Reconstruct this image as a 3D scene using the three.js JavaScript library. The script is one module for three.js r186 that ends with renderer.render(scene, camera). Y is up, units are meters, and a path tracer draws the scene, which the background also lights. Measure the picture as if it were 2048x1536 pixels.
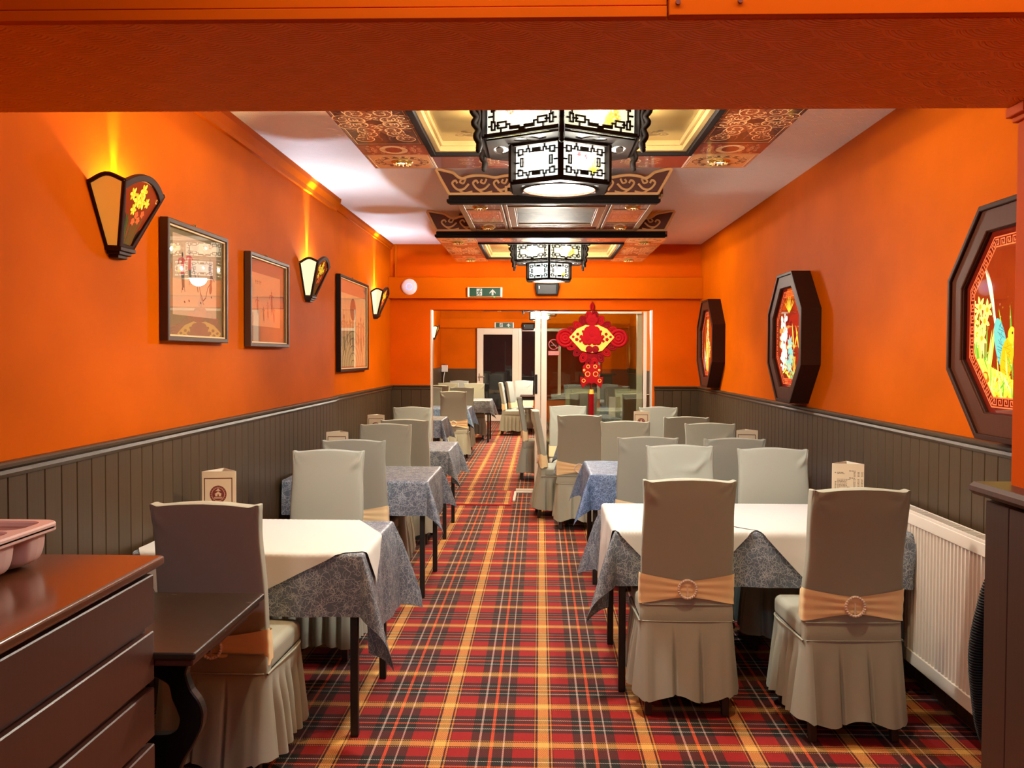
import * as THREE from 'three';
import { RoundedBoxGeometry } from 'three/addons/geometries/RoundedBoxGeometry.js';
import { mergeGeometries, mergeVertices, toCreasedNormals } from 'three/addons/utils/BufferGeometryUtils.js';
import { RectAreaLightUniformsLib } from 'three/addons/lights/RectAreaLightUniformsLib.js';

// ------------------------------------------------------------------ camera, exposure, large lights
const scene = new THREE.Scene();
scene.background = new THREE.Color(0x05070c);
const camera = new THREE.PerspectiveCamera(2 * Math.atan(768 / 1860) * 180 / Math.PI, 2048 / 1536, 0.05, 60);
camera.rotation.order = 'YXZ';
camera.position.set(0, 1.55, 0);
camera.rotation.set(-0.0300, 0.0299, 0.0036);
const renderer = new THREE.WebGLRenderer({ antialias: true });
renderer.toneMapping = THREE.LinearToneMapping;
renderer.toneMappingExposure = 1.0;
renderer.shadowMap.enabled = true;
RectAreaLightUniformsLib.init();
const POWER = { lantern: 8.2, lanternDown: 10, spot: 5.8, sconceCool: 3.2, sconceWarm: 5, beamCool: 24, beamWarm: 13, front: 21 };

// ------------------------------------------------------------------ helpers
let seed = 7;
const rnd = () => { seed = (seed + 0x6d2b79f5) | 0; let t = Math.imul(seed ^ (seed >>> 15), 1 | seed); t = (t + Math.imul(t ^ (t >>> 7), 61 | t)) ^ t; return ((t ^ (t >>> 14)) >>> 0) / 4294967296; };
const rr = (a, b) => a + (b - a) * rnd();
const PI = Math.PI, clamp = (v, a, b) => Math.min(b, Math.max(a, v)), lerp = (a, b, t) => a + (b - a) * t, sstep = (a, b, v) => { const t = clamp((v - a) / (b - a), 0, 1); return t * t * (3 - 2 * t); };
const C = (r, g, b) => new THREE.Color().setRGB(r / 255, g / 255, b / 255, THREE.SRGBColorSpace);
const css = (r, g, b, a = 1) => `rgba(${r | 0},${g | 0},${b | 0},${a})`;
const used = {};
const numbered = (n) => { used[n] = (used[n] ?? -1) + 1; return used[n] ? n + '_' + String(used[n]).padStart(3, '0') : n; };

function boxUV(g) {           // uv in metres, from the way each face points
  const p = g.attributes.position, n = g.attributes.normal, uv = new Float32Array(p.count * 2);
  for (let i = 0; i < p.count; i++) {
    const ax = Math.abs(n.getX(i)), ay = Math.abs(n.getY(i)), az = Math.abs(n.getZ(i));
    if (ay >= ax && ay >= az) { uv[2 * i] = p.getX(i); uv[2 * i + 1] = -p.getZ(i); }
    else if (ax >= az) { uv[2 * i] = -p.getZ(i); uv[2 * i + 1] = p.getY(i); }
    else { uv[2 * i] = p.getX(i); uv[2 * i + 1] = p.getY(i); }
  }
  g.setAttribute('uv', new THREE.BufferAttribute(uv, 2));
  return g;
}
function prep(g, keep) {
  let h = g.index ? g.toNonIndexed() : g;
  for (const k of Object.keys(h.attributes)) if (!['position', 'normal', 'uv'].includes(k)) h.deleteAttribute(k);
  if (!h.attributes.normal) h.computeVertexNormals();
  h.clearGroups?.();
  return keep ? h : boxUV(h);
}
function join(list, keep) { list = [].concat(list).map((g) => prep(g, keep)); return list.length === 1 ? list[0] : mergeGeometries(list); }
function obj(name, geos, material, parent = scene, keep = false) {
  const m = new THREE.Mesh(join(geos, keep), material);
  m.name = parent === scene ? numbered(name) : name;
  parent.add(m);
  return m;
}
function part(name, geometry, material, parent) { const m = new THREE.Mesh(geometry, material); m.name = name; parent.add(m); return m; }   // shares its geometry
function tag(o, label, category, group) { o.userData.label = label; o.userData.category = category; if (group) o.userData.group = group; return o; }
function thing(name, label, category, pos = [0, 0, 0], turn = 0, group) {
  const o = new THREE.Group(); o.name = numbered(name); scene.add(o); o.position.set(...pos); o.rotation.y = turn; return tag(o, label, category, group);
}
function struct(name, geos, material, keep) { const m = obj(name, geos, material, scene, keep); m.userData.kind = 'structure'; return m; }
function dup(src, pos, turn, label, category, group) {
  const c = src.clone(); c.name = numbered(src.userData.base ?? src.name.replace(/_\d{3}$/, '')); scene.add(c); c.position.set(...pos); if (turn !== undefined) c.rotation.y = turn;
  c.userData = {}; return tag(c, label, category ?? src.userData.category, group ?? src.userData.group);
}
const box = (w, h, d, x = 0, y = 0, z = 0, r = 0) => { const g = r ? new RoundedBoxGeometry(w, h, d, 2, r) : new THREE.BoxGeometry(w, h, d); g.translate(x, y, z); return g; };
const span = (x0, x1, y0, y1, z0, z1, r = 0) => box(Math.abs(x1 - x0), Math.abs(y1 - y0), Math.abs(z1 - z0), (x0 + x1) / 2, (y0 + y1) / 2, (z0 + z1) / 2, r);   // z0, z1 in three.js coordinates
const cyl = (r0, r1, h, x, y, z, n = 20) => { const g = new THREE.CylinderGeometry(r0, r1, h, n); g.translate(x, y, z); return g; };
const tube = (pts, r, n = 40, k = 8, closed = false) => new THREE.TubeGeometry(new THREE.CatmullRomCurve3(pts.map((p) => new THREE.Vector3(...p)), closed), n, r, k, closed);
function shape(pts, holes = []) {
  const s = new THREE.Shape(pts.map((p) => new THREE.Vector2(p[0], p[1])));
  for (const h of holes) s.holes.push(new THREE.Path(h.map((p) => new THREE.Vector2(p[0], p[1]))));
  return s;
}
function extrude(pts, depth, bevel = 0, holes = []) {
  const g = new THREE.ExtrudeGeometry(shape(pts, holes), { depth, bevelEnabled: bevel > 0, bevelSize: bevel, bevelThickness: bevel, bevelSegments: 1, bevelOffset: -bevel, curveSegments: 12, steps: 1 });
  return g;
}
function grid(nu, nv, f) {   // an indexed sheet through f(u, v), u and v from 0 to 1; f returns x, y, z
  const pos = [], uv = [], idx = [];
  for (let j = 0; j <= nv; j++) for (let i = 0; i <= nu; i++) { const p = f(i / nu, j / nv); pos.push(p[0], p[1], p[2]); uv.push(p[3] ?? i / nu, p[4] ?? j / nv); }
  for (let j = 0; j < nv; j++) for (let i = 0; i < nu; i++) { const a = j * (nu + 1) + i, b = a + 1, c = a + nu + 1, d = c + 1; idx.push(a, b, d, a, d, c); }
  const g = new THREE.BufferGeometry();
  g.setAttribute('position', new THREE.Float32BufferAttribute(pos, 3)); g.setAttribute('uv', new THREE.Float32BufferAttribute(uv, 2)); g.setIndex(idx); g.computeVertexNormals();
  return g;
}

// ------------------------------------------------------------------ textures
function canvas(w, h, draw) { const c = document.createElement('canvas'); c.width = w; c.height = h; draw(c.getContext('2d'), w, h); return c; }
function tex(c, { srgb = true, rep, sx = 1, sy = 1 } = {}) {
  const t = new THREE.CanvasTexture(c); if (srgb) t.colorSpace = THREE.SRGBColorSpace;
  if (rep) { t.wrapS = t.wrapT = THREE.RepeatWrapping; t.repeat.set(sx, sy); }
  t.anisotropy = 8; return t;
}
function dataTex(n, f, { srgb = false, sx = 1, sy = 1 } = {}) {
  const d = new Uint8Array(n * n * 4);
  for (let y = 0; y < n; y++) for (let x = 0; x < n; x++) { const v = f(x, y), o = (y * n + x) * 4; for (let c = 0; c < 3; c++) d[o + c] = Array.isArray(v) ? v[c] : v; d[o + 3] = 255; }
  const t = new THREE.DataTexture(d, n, n); t.magFilter = THREE.LinearFilter; t.minFilter = THREE.LinearFilter; t.wrapS = t.wrapT = THREE.RepeatWrapping; t.repeat.set(sx, sy);
  if (srgb) t.colorSpace = THREE.SRGBColorSpace; t.needsUpdate = true; return t;
}
const lattice = new Float32Array(64 * 64).map(() => rnd());
const vnoise = (x, y, per) => { const xi = Math.floor(x), yi = Math.floor(y), fx = x - xi, fy = y - yi, s = fx * fx * (3 - 2 * fx), t = fy * fy * (3 - 2 * fy); const at = (a, b) => lattice[(((b % per) + per) % per) * 64 + (((a % per) + per) % per)]; return lerp(lerp(at(xi, yi), at(xi + 1, yi), s), lerp(at(xi, yi + 1), at(xi + 1, yi + 1), s), t); };
const fbm = (u, v, p0 = 4) => { let s = 0, a = 0.5; for (let p = p0; p <= 64; p *= 2, a *= 0.5) s += a * vnoise(u * p, v * p, p); return s; };   // tiles over 0..1

const T = {};
T.roller = dataTex(256, (x, y) => 255 * (0.5 * fbm(x / 256, y / 256, 16) + 0.5 * fbm(y / 256, x / 256, 8)), { sx: 2.2, sy: 2.2 });
T.weave = dataTex(128, (x, y) => { const a = Math.sin(x / 128 * 2 * PI * 16), b = Math.sin(y / 128 * 2 * PI * 16); return 120 + 55 * (a * b) + 60 * (fbm(x / 128, y / 128, 8) - 0.5); }, { sx: 22, sy: 22 });
T.grain = dataTex(512, (x, y) => { const u = x / 512, v = y / 512, n = fbm(u, v, 4), l = vnoise(u * 64, v * 4, 64) * 0.5 + vnoise(u * 32 + n, v * 2, 32) * 0.5; return 255 * clamp(0.25 + 0.6 * l + 0.3 * (n - 0.5), 0, 1); }, { sx: 2, sy: 0.8 });
T.blot = dataTex(256, (x, y) => { const n = 0.93 + 0.14 * (fbm(x / 256, y / 256, 4) - 0.5); return [255 * clamp(n, 0, 1), 255 * clamp(n * 0.995, 0, 1), 255 * clamp(n * 0.99, 0, 1)]; }, { srgb: true, sx: 0.7, sy: 0.7 });
// fan combed texturing, 0.36 m square
T.fans = tex(canvas(512, 512, (g, W) => {
  g.fillStyle = '#707070'; g.fillRect(0, 0, W, W);
  const R = 92, sx = 128, sy = 64;
  for (let j = -2; j < 11; j++) for (let i = -2; i < 7; i++) {
    const x = i * sx + (j & 1 ? sx / 2 : 0), y = j * sy;
    g.fillStyle = '#606060'; g.beginPath(); g.arc(x, y + 30, R, 0, 2 * PI); g.fill();
    for (let r = 12; r < R; r += 10) { g.strokeStyle = (r / 10 | 0) & 1 ? '#c8c8c8' : '#aaaaaa'; g.lineWidth = 4.5; g.beginPath(); g.arc(x, y + 30, r, 0, 2 * PI); g.stroke(); }
  }
}), { srgb: false, rep: true, sx: 1.75, sy: 1.75 });
// tartan, one sett of 0.4055 by 0.413 m, woven as warp and weft threads in a twill
const sett = (u) => {
  const d = Math.min(u, 1 - u) * 0.41;
  if (d < 0.023) return [240, 180, 92]; if (d < 0.030) return [58, 12, 12]; if (d < 0.0355) return [232, 160, 70]; if (d < 0.041) return [70, 10, 12];
  if (d < 0.120) return [158, 11, 12]; if (d < 0.1525) return [20, 22, 19]; if (d < 0.1605) return [200, 182, 170]; if (d < 0.198) return [28, 24, 20]; return [232, 92, 42];
};
T.tartan = (() => {
  const n = 1104, row = [], px = 6;
  for (let i = 0; i < n; i++) row.push(sett((i + 0.5) / n));
  return dataTex(n, (x, y) => {
    const i = Math.floor(x / px), j = Math.floor(y / px), ca = row[(i * px + 3) % n], cb = row[(j * px + 3) % n], k = (i + j) & 3, da = ca[0] < 60, db = cb[0] < 60, red = (q) => q[0] === 158, warp = da && red(cb) ? k !== 1 : db && red(ca) ? k === 1 : k < 2, c = warp ? ca : cb;
    const a = (x % px) / px - 0.5, b = (y % px) / px - 0.5, s = 1.02 - 0.5 * (warp ? a * a : b * b) + 0.12 * (lattice[(i * 7 + j * 13) & 4095] - 0.5);
    return [clamp(c[0] * s, 0, 255), clamp(c[1] * s, 0, 255), clamp(c[2] * s, 0, 255)];
  }, { srgb: true, sx: 1 / 0.412, sy: 1 / 0.407 });
})();
T.tartan.offset.set(0.5 - 0.5 - 0.02 / 0.412, 0.0);
T.pile = dataTex(256, (x, y) => 90 + 110 * lattice[((x >> 1) * 31 + (y >> 1) * 57) & 4095] + 40 * Math.sin(x * PI / 4), { sx: 6, sy: 6 });
// damask cloth: wandering raised threads
T.damask = (() => {
  const c = canvas(1024, 1024, (g, W) => {
    g.fillStyle = '#000'; g.fillRect(0, 0, W, W); g.lineCap = 'round';
    for (let k = 0; k < 640; k++) {
      let x = rnd() * W, y = rnd() * W, a = rnd() * 2 * PI, cv = rr(-0.12, 0.12);
      const pts = [[x, y]]; for (let i = 0; i < 26; i++) { a += cv + rr(-0.08, 0.08); if (rnd() < 0.12) cv = rr(-0.42, 0.42); x += 7 * Math.cos(a); y += 7 * Math.sin(a); pts.push([x, y]); }
      g.strokeStyle = rnd() < 0.75 ? '#fff' : '#999'; g.lineWidth = rr(2.4, 4.2);
      for (const ox of [-W, 0, W]) for (const oy of [-W, 0, W]) { g.beginPath(); pts.forEach((p, i) => (i ? g.lineTo(p[0] + ox, p[1] + oy) : g.moveTo(p[0] + ox, p[1] + oy))); g.stroke(); }
    }
  });
  const d = c.getContext('2d').getImageData(0, 0, 1024, 1024).data;
  const at = (x, y) => d[(y * 1024 + x) * 4] / 255;
  return { map: dataTex(1024, (x, y) => { const v = at(x, y); return [lerp(84, 172, v), lerp(94, 178, v), lerp(108, 184, v)]; }, { srgb: true, sx: 2.6, sy: 2.6 }), rough: dataTex(1024, (x, y) => lerp(170, 80, at(x, y)), { sx: 2.6, sy: 2.6 }), bump: dataTex(1024, (x, y) => 255 * at(x, y), { sx: 2.6, sy: 2.6 }) };
})();
const spiral = (g, x, y, r, turns, dir, a0) => { g.beginPath(); for (let i = 0; i <= 40; i++) { const t = i / 40, a = a0 + dir * turns * 2 * PI * t, q = r * (1 - 0.86 * t); const px = x + q * Math.cos(a), py = y + q * Math.sin(a); i ? g.lineTo(px, py) : g.moveTo(px, py); } g.stroke(); };
// carved scrollwork: height and colour from the same drawing
function carved(w, h, ground, line, hi, kind, s0) {
  seed = s0;
  const paint = (g, bump) => {
    const G = bump ? '#303030' : ground, L = bump ? '#d0d0d0' : line, H = bump ? '#ffffff' : hi;
    g.fillStyle = G; g.fillRect(0, 0, w, h);
    const m = Math.min(w, h);
    g.lineCap = 'round'; g.lineJoin = 'round';
    if (kind !== 'strip') for (const k of [0.03, 0.055]) { g.strokeStyle = k < 0.04 ? L : H; g.lineWidth = m * 0.012; g.strokeRect(m * k, m * k, w - 2 * m * k, h - 2 * m * k); }
    const half = (fx, fy) => {
      g.save(); g.translate(w / 2, h / 2); g.scale(fx, fy);
      const n = kind === 'dense' ? 15 : kind === 'square' ? 0 : 8;
      const s1 = seed; seed = s0 + 5;
      for (let i = 0; i < n; i++) {
        const x = rr(0.02, 0.40) * w, y = rr(0.02, 0.42) * h, r = rr(0.07, 0.16) * m;
        g.strokeStyle = L; g.lineWidth = m * 0.028; spiral(g, x, y, r, 1.5, i & 1 ? 1 : -1, rr(0, 6));
        g.strokeStyle = H; g.lineWidth = m * 0.016; spiral(g, x - 3, y - 3, r, 1.5, i & 1 ? 1 : -1, rr(0, 6));
        g.beginPath(); g.moveTo(x, y); g.bezierCurveTo(x + rr(-0.1, 0.1) * w, y + rr(-0.1, 0.1) * h, rr(0, 0.3) * w, rr(0, 0.3) * h, rr(0, 0.42) * w, rr(0, 0.42) * h); g.strokeStyle = L; g.lineWidth = m * 0.02; g.stroke();
      }
      seed = s1; g.restore();
    };
    for (const fx of [1, -1]) for (const fy of [1, -1]) half(fx, fy);
    if (kind === 'strip' || kind === 'square') {
      g.fillStyle = L; g.strokeStyle = H; g.lineWidth = m * 0.025;
      g.beginPath(); g.ellipse(w / 2, h / 2, kind === 'strip' ? w * 0.2 : w * 0.42, h * 0.4, 0, 0, 2 * PI); g.fillStyle = kind === 'strip' ? H : L; if (bump) g.fillStyle = '#909090'; g.fill(); g.stroke();
      g.fillStyle = G; g.beginPath(); g.ellipse(w / 2, h / 2, kind === 'strip' ? w * 0.12 : w * 0.3, h * 0.26, 0, 0, 2 * PI); g.fill(); g.strokeStyle = L; g.stroke();
      if (kind === 'square') { g.strokeStyle = bump ? '#ffffff' : H; for (let i = 0; i < 16; i++) spiral(g, w / 2 + 0.36 * w * Math.cos(i / 16 * 2 * PI), h / 2 + 0.34 * h * Math.sin(i / 16 * 2 * PI), 0.05 * w, 1.3, i & 1 ? 1 : -1, i); }
      for (let i = 0; i < 12; i++) { const a = i / 12 * 2 * PI; g.beginPath(); g.moveTo(w / 2 + 0.13 * w * Math.cos(a), h / 2 + 0.13 * h * Math.sin(a)); g.lineTo(w / 2 + 0.3 * w * Math.cos(a), h / 2 + 0.3 * h * Math.sin(a)); g.stroke(); }
    }
  };
  return { map: tex(canvas(w, h, (g) => paint(g, false))), bump: tex(canvas(w, h, (g) => paint(g, true)), { srgb: false }) };
}

// ------------------------------------------------------------------ materials
const std = (color, o = {}) => new THREE.MeshStandardMaterial({ color, roughness: 0.6, ...o });
const phys = (color, o = {}) => new THREE.MeshPhysicalMaterial({ color, roughness: 0.6, ...o });
const M = {};
M.orange = phys(C(204, 92, 2), { map: T.blot, roughness: 0.6, specularIntensity: 0.04, bumpMap: T.roller, bumpScale: 0.0008 });
M.orangeDeep = phys(C(216, 86, 3), { map: T.blot, roughness: 0.6, specularIntensity: 0.04, bumpMap: T.roller, bumpScale: 0.0008 });
M.soffit = phys(C(246, 128, 1), { roughness: 0.5, specularIntensity: 0.12, bumpMap: T.fans, bumpScale: 0.012 });
M.ceiling = std(C(250, 246, 240), { roughness: 0.55, bumpMap: T.fans, bumpScale: 0.01 });
M.panelling = phys(C(72, 54, 33), { map: T.blot, roughness: 0.42, specularIntensity: 0.6, bumpMap: T.grain, bumpScale: 0.0003 });
M.panellingWarm = std(C(64, 37, 26), { map: T.blot, roughness: 0.4, bumpMap: T.grain, bumpScale: 0.0003 });
M.carpet = std(new THREE.Color(0.86, 0.86, 0.86), { map: T.tartan, roughness: 0.95, bumpMap: T.pile, bumpScale: 0.0015 });
M.fabric = phys(C(156, 159, 146), { roughness: 0.85, bumpMap: T.weave, bumpScale: 0.0002, sheen: 0.25, sheenRoughness: 0.6, sheenColor: new THREE.Color(0.9, 0.88, 0.82), side: THREE.DoubleSide });
M.sash = phys(C(246, 222, 172), { roughness: 0.5, bumpMap: T.weave, bumpScale: 0.0001, sheen: 0.3, sheenColor: new THREE.Color(1, 0.9, 0.8), side: THREE.DoubleSide });
M.pearl = phys(C(226, 206, 196), { roughness: 0.3, clearcoat: 0.4 });
M.darkWood = std(C(40, 26, 20), { roughness: 0.4, bumpMap: T.grain, bumpScale: 0.0004 });
M.blackMetal = std(C(24, 22, 22), { roughness: 0.45, bumpMap: T.roller, bumpScale: 0.0002 });
M.cloth = phys(new THREE.Color(1, 1, 1), { clearcoat: 0.35, clearcoatRoughness: 0.4, map: T.damask.map, roughness: 1, roughnessMap: T.damask.rough, bumpMap: T.damask.bump, bumpScale: 0.0003, side: THREE.DoubleSide });
M.clothBlue = M.cloth.clone(); M.clothBlue.color.setRGB(0.74, 1.0, 1.5);
M.linen = std(C(200, 200, 195), { roughness: 0.8, bumpMap: T.weave, bumpScale: 0.0002, side: THREE.DoubleSide });
M.chest = std(C(74, 40, 27), { roughness: 0.42, bumpMap: T.grain, bumpScale: 0.0003 });
M.chestTop = phys(C(92, 48, 21), { roughness: 0.22, clearcoat: 0.5, clearcoatRoughness: 0.15, bumpMap: T.grain, bumpScale: 0.0002 });
M.black = std(C(16, 12, 10), { roughness: 0.35, bumpMap: T.grain, bumpScale: 0.0004 });
M.lanternWood = phys(C(20, 12, 9), { roughness: 0.65, specularIntensity: 0.2, bumpMap: T.grain, bumpScale: 0.0002 });
M.lacquer = phys(C(52, 26, 16), { roughness: 0.5, specularIntensity: 0.2, bumpMap: T.grain, bumpScale: 0.0003 });
M.gold = std(C(216, 172, 112), { roughness: 0.5, metalness: 0.1, bumpMap: T.roller, bumpScale: 0.0003 });
M.cream = std(C(152, 120, 72), { roughness: 0.35, bumpMap: T.roller, bumpScale: 0.0002 });
M.redwood = std(C(120, 52, 28), { roughness: 0.4, bumpMap: T.grain, bumpScale: 0.0004 });
M.white = std(C(210, 204, 196), { roughness: 0.35, bumpMap: T.roller, bumpScale: 0.0001 });
M.upvc = std(C(204, 190, 170), { roughness: 0.3, bumpMap: T.roller, bumpScale: 0.0001 });
M.radiator = std(C(208, 198, 186), { roughness: 0.32, bumpMap: T.roller, bumpScale: 0.0001 });
M.plastic = std(C(206, 168, 154), { roughness: 0.45, bumpMap: T.roller, bumpScale: 0.0002 });
M.rubber = phys(C(14, 14, 15), { roughness: 0.6, specularIntensity: 0.4, bumpMap: T.roller, bumpScale: 0.0002 });
M.brass = std(C(214, 170, 84), { roughness: 0.25, metalness: 0.9, bumpMap: T.roller, bumpScale: 0.0001 });
M.steel = std(C(190, 188, 182), { roughness: 0.3, metalness: 0.9, bumpMap: T.roller, bumpScale: 0.0001 });
M.glass = phys(new THREE.Color(1, 1, 1), { roughness: 0, transmission: 1, thickness: 0, ior: 1.5 });
M.doorGlass = phys(C(236, 240, 232), { roughness: 0, transmission: 1, thickness: 0, ior: 2.1 });
M.nightGlass = phys(C(20, 20, 22), { roughness: 0.04, clearcoat: 1 });
M.card = std(C(214, 204, 184), { roughness: 0.6, bumpMap: T.weave, bumpScale: 0.0001 });
const glow = (r, g, b, k, o = {}) => std(C(r, g, b), { emissive: C(r, g, b), emissiveIntensity: k, roughness: 0.5, ...o });

// ------------------------------------------------------------------ room measures (depth d is -z)
const XL = -1.678, XL2 = -1.705, XR = 1.808, CEIL = 2.817, DADO = 1.2155, END = 10.58, STEP = 7.54;

// floor and carpet
const floor = struct('floor', [span(-3, 3, -0.2, 0, 3, -24)], M.carpet);

// ceiling of the long room; its fan combed plaster is relief of the material
struct('ceiling', [span(XL - 0.3, XR + 0.3, CEIL, CEIL + 0.2, -2.5, -END - 0.2)], M.ceiling);

// walls
const wallL = struct('wall_left', [span(XL - 0.25, XL, 0, CEIL, 3, -STEP), span(XL - 0.25, XL2, 0, CEIL, -STEP, -END - 0.2)], M.orange);
const wallR = struct('wall_right', [span(XR, XR + 0.25, 0, CEIL, -2.2, -END - 0.2)], M.orange);
// far end: piers, header and projecting beam
const wallF = struct('wall_far', [span(XL - 0.3, -1.25, 0, CEIL, -END, -END - 0.18), span(1.275, XR + 0.3, 0, CEIL, -END, -END - 0.18), span(-1.25, 1.275, 2.075, CEIL, -END, -END - 0.18)], M.orangeDeep);
obj('beam', [span(XL2, XR, 2.195, 2.43, -END + 0.16, -END, 0.004)], M.orange, wallF);
// board by board panelling
const plankG = (() => { const w = 0.1065, t = 0.014, b = 0.004, h = DADO - 0.04; const g = extrude([[-w / 2, 0], [w / 2, 0], [w / 2, t - b], [w / 2 - b, t], [-w / 2 + b, t], [-w / 2, t - b]], h); g.rotateX(-PI / 2); return prep(g); })();   // profile in x, -z; stands on y = 0, faces -z
const plankM = [0, 1, 2].map((i) => { const m = M.panelling.clone(); m.color.multiplyScalar([1, 0.95, 1.05][i]); return m; });
function planks(parent, from, to, place) { const n = Math.max(1, Math.round(Math.abs(to - from) / 0.108)), w = Math.abs(to - from) / n, s = Math.sign(to - from); for (let i = 0; i < n; i++) { const m = part('plank', plankG, plankM[(i * 7 + 3) % 3], parent); place(m, from + s * (i + 0.5) * w); m.position.y = 0.015; m.scale.x = w / 0.108; } }
planks(wallL, 2.2, STEP, (m, d) => { m.position.set(XL, 0, -d); m.rotation.y = -PI / 2; });
planks(wallL, STEP, END, (m, d) => { m.position.set(XL2, 0, -d); m.rotation.y = -PI / 2; });
planks(wallR, 2.5, END, (m, d) => { m.position.set(XR, 0, -d); m.rotation.y = PI / 2; });
planks(wallF, XL2 + 0.01, -1.245, (m, x) => { m.position.set(x, 0, -END); m.rotation.y = PI; });
planks(wallF, 1.30, XR, (m, x) => { m.position.set(x, 0, -END); m.rotation.y = PI; });
// dado rails
const railProfile = [[0, 0], [0.018, 0], [0.024, 0.012], [0.020, 0.024], [0.034, 0.034], [0.036, 0.044], [0.030, 0.050], [0, 0.050]];
const railG = (len) => prep(extrude(railProfile, len));                                // out along x, up y, along z
const rail = (parent, x, d0, len, turn) => { const m = part('dado_rail', railG(len), M.panelling, parent); m.position.set(x, DADO - 0.05, -d0); m.rotation.y = turn; return m; };
rail(wallL, XL, STEP, STEP - 1.0, 0); rail(wallL, XL2, END, END - STEP, 0);
rail(wallR, XR, 2.4, END - 2.4, PI);
rail(wallF, -1.245, END, 0.455, -PI / 2); rail(wallF, XR, END, XR - 1.295, -PI / 2);
// cornices on the left wall, deeper on its nearer half
const cornice = (d0, d1, x, k) => { const g = extrude([[0, 0], [0.022 * k, 0], [0.026 * k, 0.03 * k], [0.055 * k, 0.062 * k], [0.060 * k, 0.095 * k], [0, 0.095 * k]], d1 - d0); g.translate(x, CEIL - 0.095 * k, -d1); return g; };
obj('cornice', [cornice(2.5, STEP + 0.01, XL, 1)], M.orange, wallL);
obj('cornice', [cornice(STEP, END, XL2, 0.62)], M.orange, wallL);
tag(obj('cable_trunking', [span(XL2 + 0.05, XL2 + 0.075, 2.43, CEIL, -END, -END + 0.02, 0.003)], M.orange), 'thin orange cable trunking up the far corner above the disc', 'trunking');

// the opening in the foreground: beam with textured underside, boarded near face, pillar on a boarded half wall
const beam = struct('trim_1', [span(-2.4, 2.6, 2.212, 2.95, -2.525, -1.862)], M.soffit);
obj('trim_board', [span(-2.4, 0.245, 2.196 + 0.016, 2.234, -1.862, -1.842, 0.002), span(-2.4, 0.245, 2.236, 2.33, -1.862, -1.846, 0.002)], M.orangeDeep, beam);
obj('trim_board', [span(0.248, 2.6, 2.213, 2.33, -1.862, -1.838, 0.003)], M.orangeDeep, beam);
obj('screw', [new THREE.Vector3(0.265, 2.238, -1.836), new THREE.Vector3(0.385, 2.24, -1.836)].map((p) => { const g = cyl(0.005, 0.005, 0.006, 0, 0, 0, 10); g.rotateX(PI / 2); g.translate(p.x, p.y, p.z); return g; }), M.redwood, beam);
const stub = struct('wall_stub', [span(1.222, 1.46, 0, 1.165, -2.555, -1.2, 0.004)], M.panellingWarm);
for (let i = 0; i < 8; i++) obj('plank', [span(1.212, 1.224, 0.01, 1.163, -2.553 + i * 0.127, -2.553 + i * 0.127 + 0.1245, 0.003)], M.panellingWarm, stub);
obj('cap', [(() => { const g = extrude([[-0.05, 0], [0.262, 0], [0.285, 0.012], [0.285, 0.022], [0.262, 0.034], [-0.05, 0.034], [-0.062, 0.024], [-0.064, 0.012]], 1.4, 0.004); g.translate(1.246, 1.176, -2.59); return g; })()], M.panellingWarm, stub);
const pillar = struct('trim_2', [span(1.262, 1.44, 1.206, 2.212, -2.522, -1.2, 0.004)], M.orangeDeep);
obj('capital', [span(1.235, 1.44, 2.185, 2.212, -2.535, -2.44, 0.004), span(1.25, 1.44, 2.172, 2.187, -2.53, -2.45, 0.004)], M.orangeDeep, pillar);
// the front room behind the camera
struct('wall_front', [span(-3, 3, 0, 3, 2.2, 2.45)], M.orangeDeep);
struct('wall_front_right', [span(2.5, 2.75, 0, 3, 2.3, -2.5)], M.orangeDeep);
struct('wall_front_return', [span(XR, 2.75, 0, 3, -2.3, -2.52)], M.orangeDeep);
struct('ceiling_front', [span(-2.4, 2.75, 2.72, 2.95, 2.4, -1.86)], M.ceiling);

// ------------------------------------------------------------------ second room beyond the glass
const B0 = END + 0.18, B1 = 22, BX0 = -2.35, BX1 = 2.1, BC = 2.75;
const wallBL = struct('wall_back_left', [span(BX0 - 0.2, BX0, 0, BC, -B0 + 0.02, -B1)], M.orange);
const wallBR = struct('wall_back_right', [span(BX1, BX1 + 0.2, 0, BC, -B0 + 0.02, -B1)], M.orange);
struct('wall_back_side', [span(BX0 - 0.2, XL - 0.3, 0, BC, -B0 + 0.18, -B0), span(XR + 0.3, BX1 + 0.2, 0, BC, -B0 + 0.18, -B0)], M.orange);
struct('ceiling_back', [span(BX0 - 0.2, BX1 + 0.2, BC, BC + 0.2, -B0, -B1 - 0.2)], M.ceiling);
const wallB = struct('wall_back', [span(BX0 - 0.2, -1.49, 0, BC, -B1, -B1 - 0.2), span(-1.49, BX1 + 0.2, 2.21, BC, -B1, -B1 - 0.2), span(1.42, BX1 + 0.2, 0, 2.21, -B1, -B1 - 0.2), span(-0.27, 1.42, 0, 0.55, -B1, -B1 - 0.2)], M.orange);
obj('beam', [span(BX0, BX1, 2.21, 2.43, -B1 + 0.15, -B1, 0.004)], M.orange, wallB);
obj('panelling', [span(BX0, -1.5, 0, 1.25, -B1 + 0.02, -B1), span(1.43, BX1, 0, 1.25, -B1 + 0.02, -B1)], M.panelling, wallB);
obj('panelling', [span(BX0, BX0 + 0.02, 0, 1.25, -B0, -B1), span(BX0, BX0 + 0.035, 1.24, 1.275, -B0, -B1)], M.panelling, wallBL);
obj('panelling', [span(BX1 - 0.02, BX1, 0, 1.25, -B0, -B1), span(BX1 - 0.035, BX1, 1.24, 1.275, -B0, -B1)], M.panelling, wallBR);
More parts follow.
